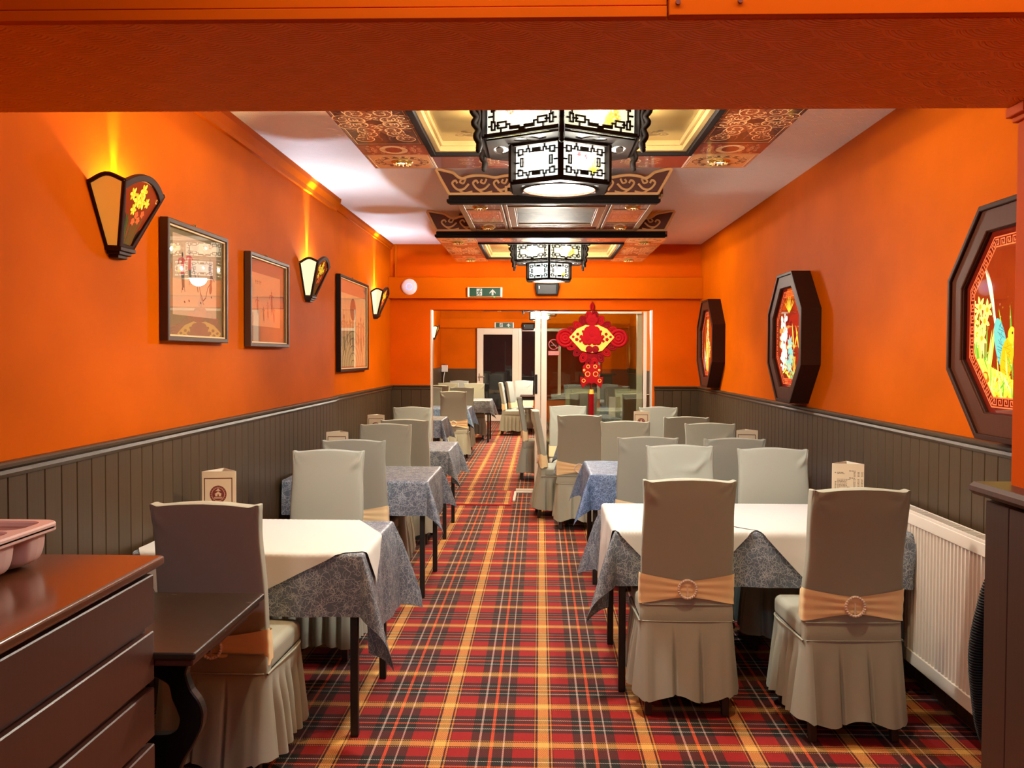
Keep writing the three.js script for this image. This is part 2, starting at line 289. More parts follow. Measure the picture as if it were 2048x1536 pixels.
struct('wall_night', [span(-3, 3, -0.2, 3, -B1 - 1.5, -B1 - 1.7)], std(C(12, 12, 16), { roughness: 1 }));
function framed(name, x0, x1, y0, y1, z, fw, fd, glassM, bars = []) {
  const g = new THREE.Group(); g.name = numbered(name); scene.add(g); g.userData.kind = 'structure';
  obj('frame', [span(x0, x0 + fw, y0, y1, z, z + fd, 0.006), span(x1 - fw, x1, y0, y1, z, z + fd, 0.006), span(x0 + fw, x1 - fw, y1 - fw, y1, z, z + fd, 0.006), span(x0 + fw, x1 - fw, y0, y0 + fw, z, z + fd, 0.006), ...bars.map((b) => span(b - fw / 2, b + fw / 2, y0 + fw, y1 - fw, z, z + fd, 0.006))], M.upvc, g);
  const xs = [x0 + fw, ...bars.flatMap((b) => [b - fw / 2, b + fw / 2]), x1 - fw];
  for (let i = 0; i < xs.length; i += 2) obj('pane', [span(xs[i], xs[i + 1], y0 + fw, y1 - fw, z + fd * 0.4, z + fd * 0.55)], glassM, g);
  return g;
}
const doorB = framed('door_2', -1.485, -0.50, 0.01, 2.205, -B1 + 0.02, 0.15, 0.07, M.nightGlass);
obj('door_handle', [span(-1.44, -1.41, 0.96, 1.14, -B1 + 0.09, -B1 + 0.10, 0.004), span(-1.44, -1.30, 1.055, 1.08, -B1 + 0.13, -B1 + 0.15, 0.006), span(-1.435, -1.415, 1.055, 1.08, -B1 + 0.10, -B1 + 0.15, 0.004)], M.steel, doorB);
framed('window_1', -0.50, 1.42, 0.55, 2.205, -B1 + 0.02, 0.07, 0.06, M.nightGlass, [0.46]);

// sliding glass door in the opening: white frame, two panes, both drawn to the right
const door = new THREE.Group(); door.name = 'door_1'; door.userData.kind = 'structure'; scene.add(door);
const DZ = -END - 0.03;
obj('door_frame', [span(-1.25, -1.232, 0.0, 2.075, DZ + 0.03, DZ - 0.10, 0.003), span(1.255, 1.275, 0, 2.075, DZ + 0.03, DZ - 0.10, 0.003)], M.upvc, door);
obj('door_track', [span(-0.27, 1.247, 0, 0.022, DZ + 0.0, DZ - 0.09, 0.003)], M.upvc, door);
function leaf(x0, x1, z, w1 = 0.066) {
  const n = obj('door_leaf', [span(x0, x0 + 0.066, 0.03, 2.06, z, z - 0.035, 0.006), span(x1 - w1, x1, 0.03, 2.06, z, z - 0.035, 0.006), span(x0 + 0.06, x1 - 0.06, 2.035, 2.06, z, z - 0.035, 0.004), span(x0 + 0.06, x1 - 0.06, 0.03, 0.11, z, z - 0.035, 0.004)], M.upvc, door);
  obj('pane', [span(x0 + 0.06, x1 - w1 + 0.006, 0.10, 2.04, z - 0.014, z - 0.020)], M.doorGlass, n);
  return n;
}
leaf(0.013, 1.215, DZ, 0.04);
const leafB = leaf(-0.058, 1.17, DZ - 0.045);
obj('door_handle', [span(-0.056, -0.028, 1.12, 1.34, DZ - 0.045, DZ - 0.032, 0.004)], M.rubber, leafB);

// ------------------------------------------------------------------ covered chairs
// seen from behind the chair faces -z; the back stands at z = +0.21
const backRear = (y) => 0.205 + 0.010 * sstep(0.5, 0.42, y) + 0.085 * Math.pow(clamp((y - 0.5) / 0.53, 0, 1), 1.3);
function ring(hw, ht, n, e, f) { const out = []; for (let i = 0; i < n; i++) { const a = i / n * 2 * PI, c = Math.cos(a), s = Math.sin(a); out.push([hw * Math.sign(c) * Math.pow(Math.abs(c), e), ht * Math.sign(s) * Math.pow(Math.abs(s), e)]); } return out; }
const backHalf = (y) => 0.2 - 0.006 * sstep(0.55, 0.8, y) + 0.004 * sstep(0.9, 1.03, y);
function backGeo(v) {
  const N = 88, ys = []; for (let j = 0; j <= 46; j++) ys.push(lerp(0.405, 1.012, j / 46));
  const pos = [], idx = [], rows = []; seed = 100 + v * 17;
  const folds = [0, 1, 2, 3].map(() => ({ s: rnd() < 0.5 ? -1 : 1, ang: rr(0.5, 1.25), off: rr(0.0, 0.03), amp: v < 2 ? rr(0.0015, 0.003) : rr(0.003, 0.006), w: rr(0.010, 0.016), len: v < 2 ? rr(0.06, 0.13) : rr(0.2, 0.5) }));
  const push = (y, k, cap) => {
    const hw = backHalf(y) * (cap ? k : 1), t = 0.034 * (cap ? Math.pow(k, 0.5) : 1), zc = backRear(y) - 0.034, r0 = pos.length / 3;
    for (const [x, z] of ring(hw, t, N, 0.34)) {
      const u = x / backHalf(y), corner = Math.exp(-(((Math.abs(u) - 0.97) / 0.09) ** 2)), top = sstep(0.93, 1.012, y);
      let yy = y + top * (0.016 * (1 - u * u) + 0.012 * corner);
      let zz = zc + z, xx = x; const side = Math.sign(z) || 1;
      const cx = Math.abs(x) - 0.17, cy = 1.0 - y, d2 = cx * cx + cy * cy;
      zz += side * (0.0022 * Math.exp(-d2 / 0.003) * Math.sin(Math.atan2(cy, 0.19 - Math.abs(x)) * 9 + v * 2) * (Math.abs(z) > 0.012 ? 1 : 0));
      for (const f of folds) { const px = (f.s * 0.19 - x) * f.s, py = 1.0 - y, al = px * Math.cos(f.ang) + py * Math.sin(f.ang), ac = -px * Math.sin(f.ang) + py * Math.cos(f.ang) - f.off; if (al > 0 && al < f.len) zz += side * f.amp * Math.exp(-((ac / f.w) ** 2)) * Math.sin(PI * al / f.len) * (Math.abs(z) > 0.012 ? 1 : 0.2); }
      xx += 0.004 * Math.sin(y * 19 + v * 3) * Math.sign(x) * (Math.abs(u) > 0.9 ? 1 : 0) * 0.6;
      pos.push(xx, yy, zz);
    }
    rows.push(r0);
  };
  for (const y of ys) push(y, 1, false);
  for (const k of [0.985, 0.95, 0.88, 0.6, 0.2, 0.003]) push(1.012 + 0.006 * (1 - k), k, true);
  for (let j = 0; j + 1 < rows.length; j++) for (let i = 0; i < N; i++) { const a = rows[j] + i, b = rows[j] + (i + 1) % N, c = rows[j + 1] + i, d = rows[j + 1] + (i + 1) % N; idx.push(a, c, b, b, c, d); }
  const g = new THREE.BufferGeometry(); g.setAttribute('position', new THREE.Float32BufferAttribute(pos, 3)); g.setIndex(idx); g.computeVertexNormals();
  return prep(g);
}
function skirtGeo(v) {   // pleated skirt round the seat, open at top and bottom
  seed = 300 + v;
  const ph = rr(0, 6), N = 360, J = 14, hx = 0.199, z0 = -0.222, z1 = 0.214, R = 0.03;
  const hz = (z1 - z0) / 2, zc = (z0 + z1) / 2, lx = 2 * (hx - R), lz = 2 * (hz - R), arc = R * PI / 2, L = [lx, arc, lz, arc, lx, arc, lz, arc], tot = L.reduce((p, q) => p + q, 0);
  const at = (s) => {        // starts at the rear left corner and runs along the rear
    let k = 0; while (k < 7 && s > L[k]) { s -= L[k]; k++; }
    const f = s / L[k], q = k >> 1;                                                       // sides: rear +z, right +x, front -z, left -x
    const n = [[0, 1], [1, 0], [0, -1], [-1, 0]][q], m = [[0, 1], [1, 0], [0, -1], [-1, 0]][(q + 1) % 4];
    if (k & 1) { const A = f * PI / 2, c = Math.cos(A), d = Math.sin(A), nx = n[0] * c + m[0] * d, nz = n[1] * c + m[1] * d; const ox = [1, 1, -1, -1][q] * (hx - R), oz = [1, -1, -1, 1][q] * (hz - R); return [ox + nx * R, zc + oz + nz * R, nx, nz, q, f, true]; }
    const along = (f - 0.5) * L[k]; return [n[0] ? n[0] * hx : along * (q ? -1 : 1), zc + (n[1] ? n[1] * hz : along * (q === 1 ? -1 : 1)), n[0], n[1], q, f, false];
  };
  const g = grid(N, J, (u, t) => {
    const [x, z, nx, nz, q, f, corner] = at((u % 1) * tot), back = q === 0 && !corner, n = back ? 3 : 5, w = f * n + 0.5, p = w - Math.floor(w);
    const soft = corner ? 0 : sstep(0, 0.1, Math.min(f, 1 - f));
    const pleat = soft * (back ? -0.020 * Math.exp(-(((p - 0.5) / 0.045) ** 2)) + 0.006 * Math.sin(p * 2 * PI) : 0.010 - 0.034 * Math.pow(Math.abs(Math.cos(p * PI)), 3));
    const out = 0.002 + t * (0.030 + 0.008 * Math.sin(u * 31 + ph)) + pleat * sstep(0.02, 0.55, t), rear = Math.max(0, nz) ** 2;
    return [x + nx * out, lerp(0.409, 0.090 + 0.009 * Math.sin(u * 44 + ph) + 0.008 * rear * Math.sin(f * 8 + ph), t), z + nz * out + 0.035 * t * rear];
  });
  return prep(g);
}
const sashGeo = (v) => {   // stretch band round the back, pinched behind at the ring
  const y0 = 0.548 + v * 0.004;
  const g = grid(120, 14, (u, t) => {
    const a = u * 2 * PI, c = Math.cos(a), s = Math.sin(a), x0 = Math.sign(c) * Math.pow(Math.abs(c), 0.34), zz = Math.sign(s) * Math.pow(Math.abs(s), 0.34);
    const rear = s > 0, hx = rear ? 0.034 + 0.034 * Math.pow(Math.abs(x0), 1.2) : 0.055, y = y0 + (t - 0.5) * 2 * hx, crease = (rear ? 0.0013 * Math.sin(t * 4 * PI * 1.5 + x0 * 2) * (1 - 0.5 * Math.abs(x0)) : 0);
    const o = 0.0055 + crease + (rear ? 0.006 * Math.exp(-((x0 / 0.2) ** 2)) : 0);
    return [x0 * (backHalf(y) + o), y, backRear(y) - 0.034 + zz * (0.034 + o)];
  });
  return prep(g);
};
const buckleGeo = (() => { const l = [new THREE.TorusGeometry(0.038, 0.0055, 8, 36)]; for (let i = 0; i < 24; i++) { const s = new THREE.IcosahedronGeometry(0.0052, 1); s.translate(0.038 * Math.cos(i / 24 * 2 * PI), 0.038 * Math.sin(i / 24 * 2 * PI), 0.005); l.push(s); } l.push(box(0.006, 0.07, 0.004, 0, 0, 0.0)); const g = join(l); g.rotateX(-0.08); g.translate(0, 0.548, backRear(0.548) + 0.0125); return g; })();
const seatGeo = (() => { const g = new RoundedBoxGeometry(0.404, 0.09, 0.40, 4, 0.028); const p = g.attributes.position; for (let i = 0; i < p.count; i++) if (p.getY(i) > 0.02) { const x = p.getX(i) / 0.214, z = p.getZ(i) / 0.22; p.setY(i, p.getY(i) + 0.014 * (1 - x * x) * (1 - z * z)); } g.translate(0, 0.442, -0.022); g.computeVertexNormals(); return prep(g); })();
const pipingGeo = (() => { const h = 0.203, a = -0.224, b = 0.205; return join([tube([[-h, 0.405, b], [-h, 0.405, a + 0.03], [-h + 0.03, 0.405, a], [h - 0.03, 0.405, a], [h, 0.405, a + 0.03], [h, 0.405, b]], 0.004, 60, 6)]); })();
const legGeo = (() => { const g = box(0.04, 0.38, 0.04, 0, 0.19, 0, 0.005), p = g.attributes.position; for (let i = 0; i < p.count; i++) { const k = 0.75 + 0.25 * p.getY(i) / 0.42; p.setX(i, p.getX(i) * k); p.setZ(i, p.getZ(i) * k); } return prep(g); })();
const seamGeos = [0.407, 0.478].map((y) => join(tube([[-0.192, y, backRear(y) - 0.004], [-0.17, y, backRear(y) + 0.0005], [0.17, y, backRear(y) + 0.0005], [0.192, y, backRear(y) - 0.004]], 0.0024, 40, 5)));
const chairShapes = [0, 1, 2, 3].map((v) => ({ back: backGeo(v), skirt: skirtGeo(v), sash: sashGeo(v % 3) }));
const fabricTones = [0, 1, 2].map((i) => { const m = M.fabric.clone(); m.color.multiplyScalar([1, 0.95, 1.03][i]); return m; });
function makeChair(v) {
  const t = new THREE.Group(), s = chairShapes[v], f = fabricTones[v % 3]; t.name = 'covered_chair';
  part('backrest', s.back, f, t); part('seat', seatGeo, f, t); part('skirt', s.skirt, f, t); part('piping', pipingGeo, f, t); for (const g of seamGeos) part('seam', g, f, t);
  part('sash', s.sash, M.sash, t); part('buckle', buckleGeo, M.pearl, t);
  for (const [x, z, r] of [[-0.165, -0.19, 0], [0.165, -0.19, 0], [-0.165, 0.222, 0.14], [0.165, 0.222, 0.14]]) { const l = part('leg', legGeo, M.darkWood, t); l.position.set(x, 0, z); l.rotation.x = -r; }
  return t;
}
const chairProtos = [0, 1, 2, 3].map(makeChair);
let nChair = 0;
// x, depth of the top of the back, facing: 'away', 'near' (towards the camera), 'right', 'left'
function chair(x, d, facing, twist, label, group) {
  const c = chairProtos[(facing === 'away' ? [0, 1] : [2, 0, 3, 1])[nChair++ % (facing === 'away' ? 2 : 4)]].clone(); c.name = numbered('covered_chair'); scene.add(c);
  const turn = { away: 0, near: PI, right: -PI / 2, left: PI / 2 }[facing], o = 0.29;
  const z = -d - (facing === 'away' ? o : facing === 'near' ? -o : 0), xx = x + (facing === 'right' ? o : facing === 'left' ? -o : 0);
  c.position.set(xx, 0, z); c.rotation.y = turn + twist * PI / 180; return tag(c, label, 'chair', group);
}
{ const c = chair(-1.168, 3.20, 'away', -2, 'covered chair partly behind the small dark side table, sash ring at the table edge', 'covered chairs'); for (const p of c.children) if (/sash|buckle/.test(p.name)) { p.position.y = -0.047; p.position.z = -0.005; } }
chair(-1.153, 5.12, 'near', 2, 'covered chair facing us across the white-topped table beside the wall with framed pictures', 'covered chairs');
chair(-1.145, 5.67, 'away', -1, 'covered chair turned away right behind the pale one at the white-topped picture-wall table', 'covered chairs');
chair(-1.17, 7.10, 'near', 1, 'covered chair facing us at the far side of the second picture-wall table', 'covered chairs');
chair(-1.095, 7.52, 'away', -1, 'covered chair turned away at the third picture-wall table, mostly hidden by the one before it', 'covered chairs');
chair(-1.288, 9.45, 'near', 1, 'covered chair facing us beside the left door jamb, last along the picture wall', 'covered chairs');
chair(0.640, 3.93, 'away', 0, 'big covered chair seen fully from behind beside the aisle, with ring-buckled sash', 'covered chairs');
chair(1.263, 3.68, 'away', 2, 'big covered chair seen from behind beside the radiator, seat showing at its side', 'covered chairs');
chair(0.828, 5.53, 'near', 1, 'covered chair facing us across the front table on the aisle end, octagon-window side', 'covered chairs');
chair(1.318, 5.38, 'near', -3, 'covered chair facing us across the front table, the one nearer the octagon-window wall', 'covered chairs');
chair(0.708, 6.00, 'away', -1, 'covered chair turned away at the blue-topped table, aisle end', 'covered chairs');
chair(1.245, 5.94, 'away', 1, 'covered chair turned away at the blue-topped table, wall end, only its top showing', 'covered chairs');
chair(1.333, 7.37, 'near', -1, 'covered chair facing us beyond the blue-topped table, wall end beside the menu', 'covered chairs');
chair(0.698, 7.54, 'near', 2, 'covered chair facing us at the far side of the blue-topped table, aisle end', 'covered chairs');
chair(0.371, 8.23, 'away', -4, 'covered chair turned away with ring buckle seen just beyond the blue table corner', 'covered chairs');
chair(1.272, 8.05, 'away', 0, 'covered chair turned away near the far octagon window, only its dark top showing', 'covered chairs');
chair(0.310, 9.86, 'near', 3, 'pale covered chair facing us in front of the glass, beside the white door stile', 'covered chairs');
chair(1.230, 9.70, 'near', 0, 'pale covered chair facing us in front of the glass pane, beside the far menu card', 'covered chairs');
chair(-0.085, 9.06, 'right', 4, 'covered chair seen side on in front of the white sliding door stile', 'covered chairs');
// second room
const B = 'covered chairs in the second room';
chair(-0.300, 11.80, 'right', 2, 'covered chair seen side on just through the doorway, left of the white door stile', B);
chair(-1.270, 13.60, 'away', 0, 'covered chair seen from behind through the doorway, pinched sash, in front of pale blue table', B);
chair(-1.850, 12.80, 'near', 0, 'covered chair through the doorway tight against the left jamb, nearest that room\'s side wall', B);
chair(-1.800, 15.30, 'near', 2, 'covered chair facing us behind the pale blue table, nearest the jamb', B);
chair(-1.300, 15.40, 'near', -3, 'covered chair facing us just over the shoulder of the sash-backed chair in the doorway', B);
chair(-1.800, 16.30, 'away', 0, 'covered chair turned away at the second table of the far room, wall side', B);
chair(-1.230, 17.70, 'near', 4, 'covered chair facing us next to the handle side of the far glazed door', B);
chair(-1.780, 18.00, 'near', -2, 'covered chair facing us at the second table of the far room, wall side', B);
chair(-1.700, 19.60, 'near', 0, 'most distant pale covered chair, its top just below the far brown dado', B);
chair(-0.810, 18.30, 'right', -3, 'covered chair seen edge on in front of the far glazed door', B);
chair(-0.680, 18.95, 'right', -14, 'covered chair seen obliquely behind the edge-on chair at the far glazed door', B);
chair(-0.340, 19.90, 'near', 0, 'covered chair facing us below the dark window beside the far glazed door', B);
const G = 'covered chairs seen through the glass pane';
for (const [x, d, f, l] of [[0.62, 13.2, 'away', 'nearest of the covered chairs behind the glass pane, below the red tassel'], [1.35, 13.0, 'away', 'covered chair behind the glass pane at its right edge, turned away'], [0.60, 14.9, 'near', 'covered chair behind the glass pane facing us, left of the red tassel'], [1.40, 15.0, 'near', 'covered chair behind the glass pane facing us, far right'], [0.70, 16.6, 'away', 'covered chair deep behind the glass pane, turned away, left one'], [1.40, 16.7, 'away', 'covered chair deep behind the glass pane, turned away, right one']]) chair(x, d, f, 0, l, G);

// ------------------------------------------------------------------ tables, cloths, menu cards
const TOP = 0.75;
function table(x0, x1, d0, d1, label, bare) {
  const t = thing('dining_table', label, 'table', [(x0 + x1) / 2, 0, -(d0 + d1) / 2], 0, bare ? undefined : 'dining tables under cloths');
  const w = x1 - x0, d = d1 - d0, lx = w / 2 - 0.035, lz = d / 2 - 0.035;
  obj('tabletop', [box(w, 0.028, d, 0, TOP - 0.014, 0, 0.006)], bare ? M.lacquer : M.darkWood, t);
  obj('apron', [box(w - 0.06, 0.05, 0.02, 0, TOP - 0.053, lz, 0.003), box(w - 0.06, 0.05, 0.02, 0, TOP - 0.053, -lz, 0.003), box(0.02, 0.05, d - 0.06, lx, TOP - 0.053, 0, 0.003), box(0.02, 0.05, d - 0.06, -lx, TOP - 0.053, 0, 0.003)], M.blackMetal, t);
  for (const sx of [-1, 1]) for (const sz of [-1, 1]) obj('leg', [box(0.032, TOP - 0.028, 0.032, sx * lx, (TOP - 0.028) / 2, sz * lz, 0.004)], M.blackMetal, t);
  return t;
}
// lays a point of flat cloth on a table top and lets what lies beyond the edge hang
function drape(x, z, b, lift, k) {
  const ox = x < b.x0 ? b.x0 - x : x > b.x1 ? x - b.x1 : 0, oz = z < b.z0 ? b.z0 - z : z > b.z1 ? z - b.z1 : 0, sx = x < b.x0 ? -1 : 1, sz = z < b.z0 ? -1 : 1;
  const cx = clamp(x, b.x0, b.x1), cz = clamp(z, b.z0, b.z1), top = TOP + 0.004 + lift, r = Math.hypot(ox, oz);
  const wrinkle = 0.0012 * Math.sin(x * 23 + k) * Math.sin(z * 19 + k * 2);
  if (!r) return [cx, top + wrinkle, cz];
  const th = Math.atan2(oz, ox), s2 = Math.sin(2 * th), ripple = 0.010 * Math.sin((ox > 0 ? z : x) * 13 + k) + 0.006 * Math.sin((ox > 0 ? z : x) * 29 + k * 3);
  const h = Math.min(r * 0.9, 0.006 + lift * 2 + r * (0.05 + 0.34 * s2 * s2) + ripple * Math.min(1, r * 5) * (1 - Math.abs(s2)) + 0.012 * Math.min(1, r * 8));
  const c = Math.cos(th), s = Math.sin(th), bend = Math.min(r, 0.02);
  return [cx + sx * c * h, top - Math.sqrt(Math.max(0, r * r - h * h * 0.85)) * (r < 0.02 ? 0.8 : 1), cz + sz * s * h];
}
const bounds = (x0, x1, d0, d1) => ({ x0, x1, z0: -d1, z1: -d0 });
function cloth(b, over, k, label, m = M.cloth) {
  const [l, r, n, f] = over;   // overhang left, right, near, far
  const X0 = b.x0 - l, X1 = b.x1 + r, Z0 = b.z0 - f, Z1 = b.z1 + n;
  const g = grid(96, 80, (u, v) => { const x = lerp(X0, X1, u), z = lerp(Z1, Z0, v); const p = drape(x, z, b, 0, k); return [...p, x, z]; });
  return tag(obj('tablecloth', [g], m, scene, true), label, 'tablecloth', 'blue grey damask tablecloths');
}
function overlay(b, cx, d, L, turn, k, lift, label) {
  const c = Math.cos(turn), s = Math.sin(turn);
  const g = grid(90, 90, (u, v) => { const a = (u - 0.5) * L, q = (v - 0.5) * L, x = clamp(cx + a * c - q * s, b.x0 < 0 ? b.x0 : -9, b.x0 < 0 ? 9 : b.x1), z = -d + a * s + q * c; const p = drape(x, z, b, lift, k); return [p[0], p[1], p[2], a, q]; });
  for (let i = 0, ix = g.index.array; i < ix.length; i += 3) { const t = ix[i]; ix[i] = ix[i + 1]; ix[i + 1] = t; }
  g.computeVertexNormals();
  return tag(obj('overlay_cloth', [g], M.linen, scene, true), label, 'tablecloth', 'white overlay cloths');
}
const LA = [-1.64, -0.712, 3.69, 4.44], LB = [-1.64, -0.712, 5.87, 6.66], LC = [-1.66, -0.765, 7.77, 8.61], RA = [0.35, 1.69, 4.245, 5.02], RB = [0.345, 1.75, 6.27, 7.09], RC = [0.22, 1.72, 8.47, 9.22];
table(...LA, 'dining table under blue damask and white overlay beside the picture wall');
table(...LB, 'second dining table along the picture wall, black legs at the aisle');
table(...LC, 'third dining table along the picture wall, just before the doorway pier');
table(...RA, 'wide dining table under two white overlays in front of the radiator wall');
table(...RB, 'wide dining table with the bright blue cloth corner by the aisle');
table(...RC, 'wide dining table in front of the glass pane, nearly hidden by chairs');
cloth(bounds(...LA), [0.0, 0.40, 0.25, 0.24], 1.3, 'blue grey damask tablecloth whose corners hang low at the aisle under one white overlay');
cloth(bounds(...LB), [0.0, 0.27, 0.22, 0.20], 2.7, 'silvery damask tablecloth without overlay on the second picture-wall table');
cloth(bounds(...LC), [0.0, 0.27, 0.20, 0.20], 4.1, 'silvery damask tablecloth on the third picture-wall table, corner hanging in a point');
cloth(bounds(...RA), [0.36, 0.02, 0.25, 0.25], 5.2, 'blue grey damask tablecloth showing below two white overlays');
cloth(bounds(...RB), [0.27, 0.02, 0.24, 0.24], 6.6, 'bright blue damask tablecloth without overlay by the aisle', M.clothBlue);
cloth(bounds(...RC), [0.22, 0.02, 0.22, 0.22], 7.9, 'damask tablecloth on the table in front of the glass pane');
overlay(bounds(...LA), -1.225, 4.032, 1.0, -0.451, 1.3, 0.004, 'white overlay cloth set cornerwise on the picture-wall table');
overlay(bounds(...RA), 0.66, 4.63, 0.99, PI / 4, 5.2, 0.004, 'white overlay cloth on the aisle end of the wide front table');
overlay(bounds(...RA), 1.30, 4.63, 0.97, PI / 4 + 0.04, 5.2, 0.007, 'white overlay cloth on the wall end of the wide front table');
// second room
const DA = [-2.30, -1.22, 11.45, 12.2], DB = [-2.28, -1.09, 14.05, 14.85], DC = [-2.28, -0.89, 16.6, 17.4], GA = [0.35, 1.9, 13.7, 14.5];
table(...DA, 'dining table just inside the second room by the left jamb'); table(...DB, 'dining table with pale blue cloth seen through the doorway'); table(...DC, 'farthest cloth-covered dining table seen through the doorway'); table(...GA, 'dining table seen dimly through the glass pane');
cloth(bounds(...DA), [0.02, 0.26, 0.22, 0.22], 1.1, 'grey damask tablecloth corner seen beside the left jamb');
cloth(bounds(...DB), [0.02, 0.28, 0.22, 0.22], 2.2, 'pale blue damask tablecloth behind the sash-backed chair in the doorway', M.clothBlue);
cloth(bounds(...DC), [0.02, 0.28, 0.22, 0.22], 3.3, 'damask tablecloth on the farthest table through the doorway');
cloth(bounds(...GA), [0.24, 0.02, 0.22, 0.22], 4.4, 'damask tablecloth seen dimly through the glass pane');
table(-0.40, 0.75, 18.5, 19.3, 'bare dark table among the side-on chairs by the far window', true);

// folded three sided menu cards
const menuFront = tex(canvas(320, 520, (g, w, h) => {
  g.fillStyle = css(244, 226, 190); g.fillRect(0, 0, w, h);
  g.strokeStyle = css(104, 52, 26); g.lineWidth = 9; g.strokeRect(22, 62, 262, 440);
  g.fillStyle = css(126, 44, 34); g.beginPath(); g.arc(152, 208, 80, 0, 2 * PI); g.fill();
  g.strokeStyle = css(236, 190, 150); g.lineWidth = 5; g.beginPath(); g.arc(152, 208, 60, 0, 2 * PI); g.stroke();
  for (let i = 0; i < 22; i++) { const a = i / 22 * 2 * PI; g.fillStyle = css(214, 150, 118); g.fillRect(152 + 69 * Math.cos(a) - 3, 208 + 69 * Math.sin(a) - 3, 6, 6); }
  g.fillStyle = css(242, 208, 170);
  for (const [y, k] of [[158, 28], [186, 40]]) { g.beginPath(); g.moveTo(152 - k, y + 20); g.quadraticCurveTo(152 - k * 0.5, y + 12, 152, y - 6); g.quadraticCurveTo(152 + k * 0.5, y + 12, 152 + k, y + 20); g.fill(); }
  g.fillRect(124, 206, 56, 20); g.fillStyle = css(126, 44, 34); g.fillRect(146, 208, 12, 18); g.fillStyle = css(242, 208, 170);
  for (const y of [232, 242]) g.fillRect(112, y, 80, 5);
  g.fillStyle = css(92, 56, 28); g.font = 'bold 29px serif'; g.textAlign = 'center'; g.fillText('NEW CHINA TOWN', 153, 330, 244); g.fillRect(36, 302, 236, 3); g.fillRect(36, 338, 236, 3);
  for (let i = 0; i < 4; i++) for (let x = 44; x < 262; x += 0) { const l = rr(10, 34); g.globalAlpha = 0.7; g.fillRect(x, 356 + i * 26, Math.min(l, 262 - x), 7); g.globalAlpha = 1; x += l + 8; }
}));
const menuList = tex(canvas(320, 520, (g, w, h) => {
  g.fillStyle = css(244, 228, 196); g.fillRect(0, 0, w, h); g.fillStyle = css(92, 72, 48);
  const bar = (x, y, l, k = 6) => { for (let q = x; q < x + l;) { const a = rr(8, 26); g.fillRect(q, y, Math.min(a, x + l - q), k); q += a + 4; } };
  bar(170, 66, 66); bar(24, 86, 16); bar(50, 84, 64); bar(50, 96, 76); bar(170, 136, 60);
  for (let i = 0; i < 4; i++) for (const x of [216, 256, 294]) bar(x, 80 + i * 12, 20, 5);
  for (let i = 0; i < 28; i++) { const y = 152 + i * 12.6; bar(50, y, rr(44, 150), 5); if (i > 1) bar(26, y, 16, 6); for (const x of [214, 256, 292]) bar(x, y, 22, 5); }
}));
const menuFaceM = [std(new THREE.Color(0.74, 0.74, 0.74), { map: menuFront, roughness: 0.5 }), std(new THREE.Color(0.74, 0.74, 0.74), { map: menuList, roughness: 0.5 })];
function menu(x, d, turn, face, label, y = TOP) {
  const W = 0.15, H = 0.262, t = thing('menu_card', label, 'menu', [x, y + 0.009, -d], turn, 'folded menu cards on tables'), r = W / Math.sqrt(3) / 2;
  const pane = (k) => { const g = box(W, H, 0.0022, 0, H / 2, 0, 0); g.translate(0, 0, r); g.rotateY(k * 2 * PI / 3); return g; };
  obj('card_panel', [pane(1)], M.card, t); obj('card_panel', [pane(2)], M.card, t); obj('card_panel', [pane(0)], M.card, t);
  const p = new THREE.PlaneGeometry(W - 0.002, H - 0.002); p.translate(0, H / 2, r + 0.0016); obj('print', [p], menuFaceM[face], t, true);
  return t;
}
menu(-1.465, 4.22, 0.16, 0, 'folded menu card with red round emblem standing on the white-topped picture-wall table');
menu(-1.40, 6.42, 0.05, 0, 'folded menu card on the second picture-wall table, only its upper half showing');
menu(-1.46, 8.28, 0.05, 0, 'small folded menu card farthest along the picture wall');
menu(1.545, 4.70, -0.25, 1, 'folded menu card with a printed price list on the wide front table');
menu(1.50, 6.78, -0.1, 0, 'folded menu card on the blue-topped table at the wall, low in view');
menu(0.985, 9.05, 0.0, 0, 'folded menu card with red emblem in front of the glass pane');

// ------------------------------------------------------------------ chest, tray, side table in the foreground
{
  const t = thing('chest_of_drawers', 'brown chest of drawers with polished top in the near corner, carrying a plastic tray', 'chest of drawers', [-1.335, 0, -2.06]);
  const hw = 0.315, hd = 0.36;   // x half, z half
  obj('carcass', [span(-hw + 0.005, hw - 0.02, 0.05, 0.982, -hd + 0.01, hd - 0.01, 0.004)], M.chest, t);
  obj('top', [span(-hw, hw + 0.012, 0.984, 1.011, -hd - 0.045, hd + 0.03, 0.009)], M.chestTop, t);
  for (let i = 0; i < 6; i++) {
    const y1 = 0.970 - i * 0.151, y0 = y1 - 0.129, g = extrude([[0, y0], [0.020, y0], [0.020, y1 - 0.003], [0.017, y1], [0, y1]], 2 * hd - 0.01, 0.0025); g.translate(hw - 0.02, 0, -hd + 0.005);
    obj('drawer', [g], M.chest, t);
  }
  obj('plinth', [span(-hw + 0.02, hw - 0.03, 0, 0.055, -hd + 0.02, hd - 0.02)], M.black, t);
}
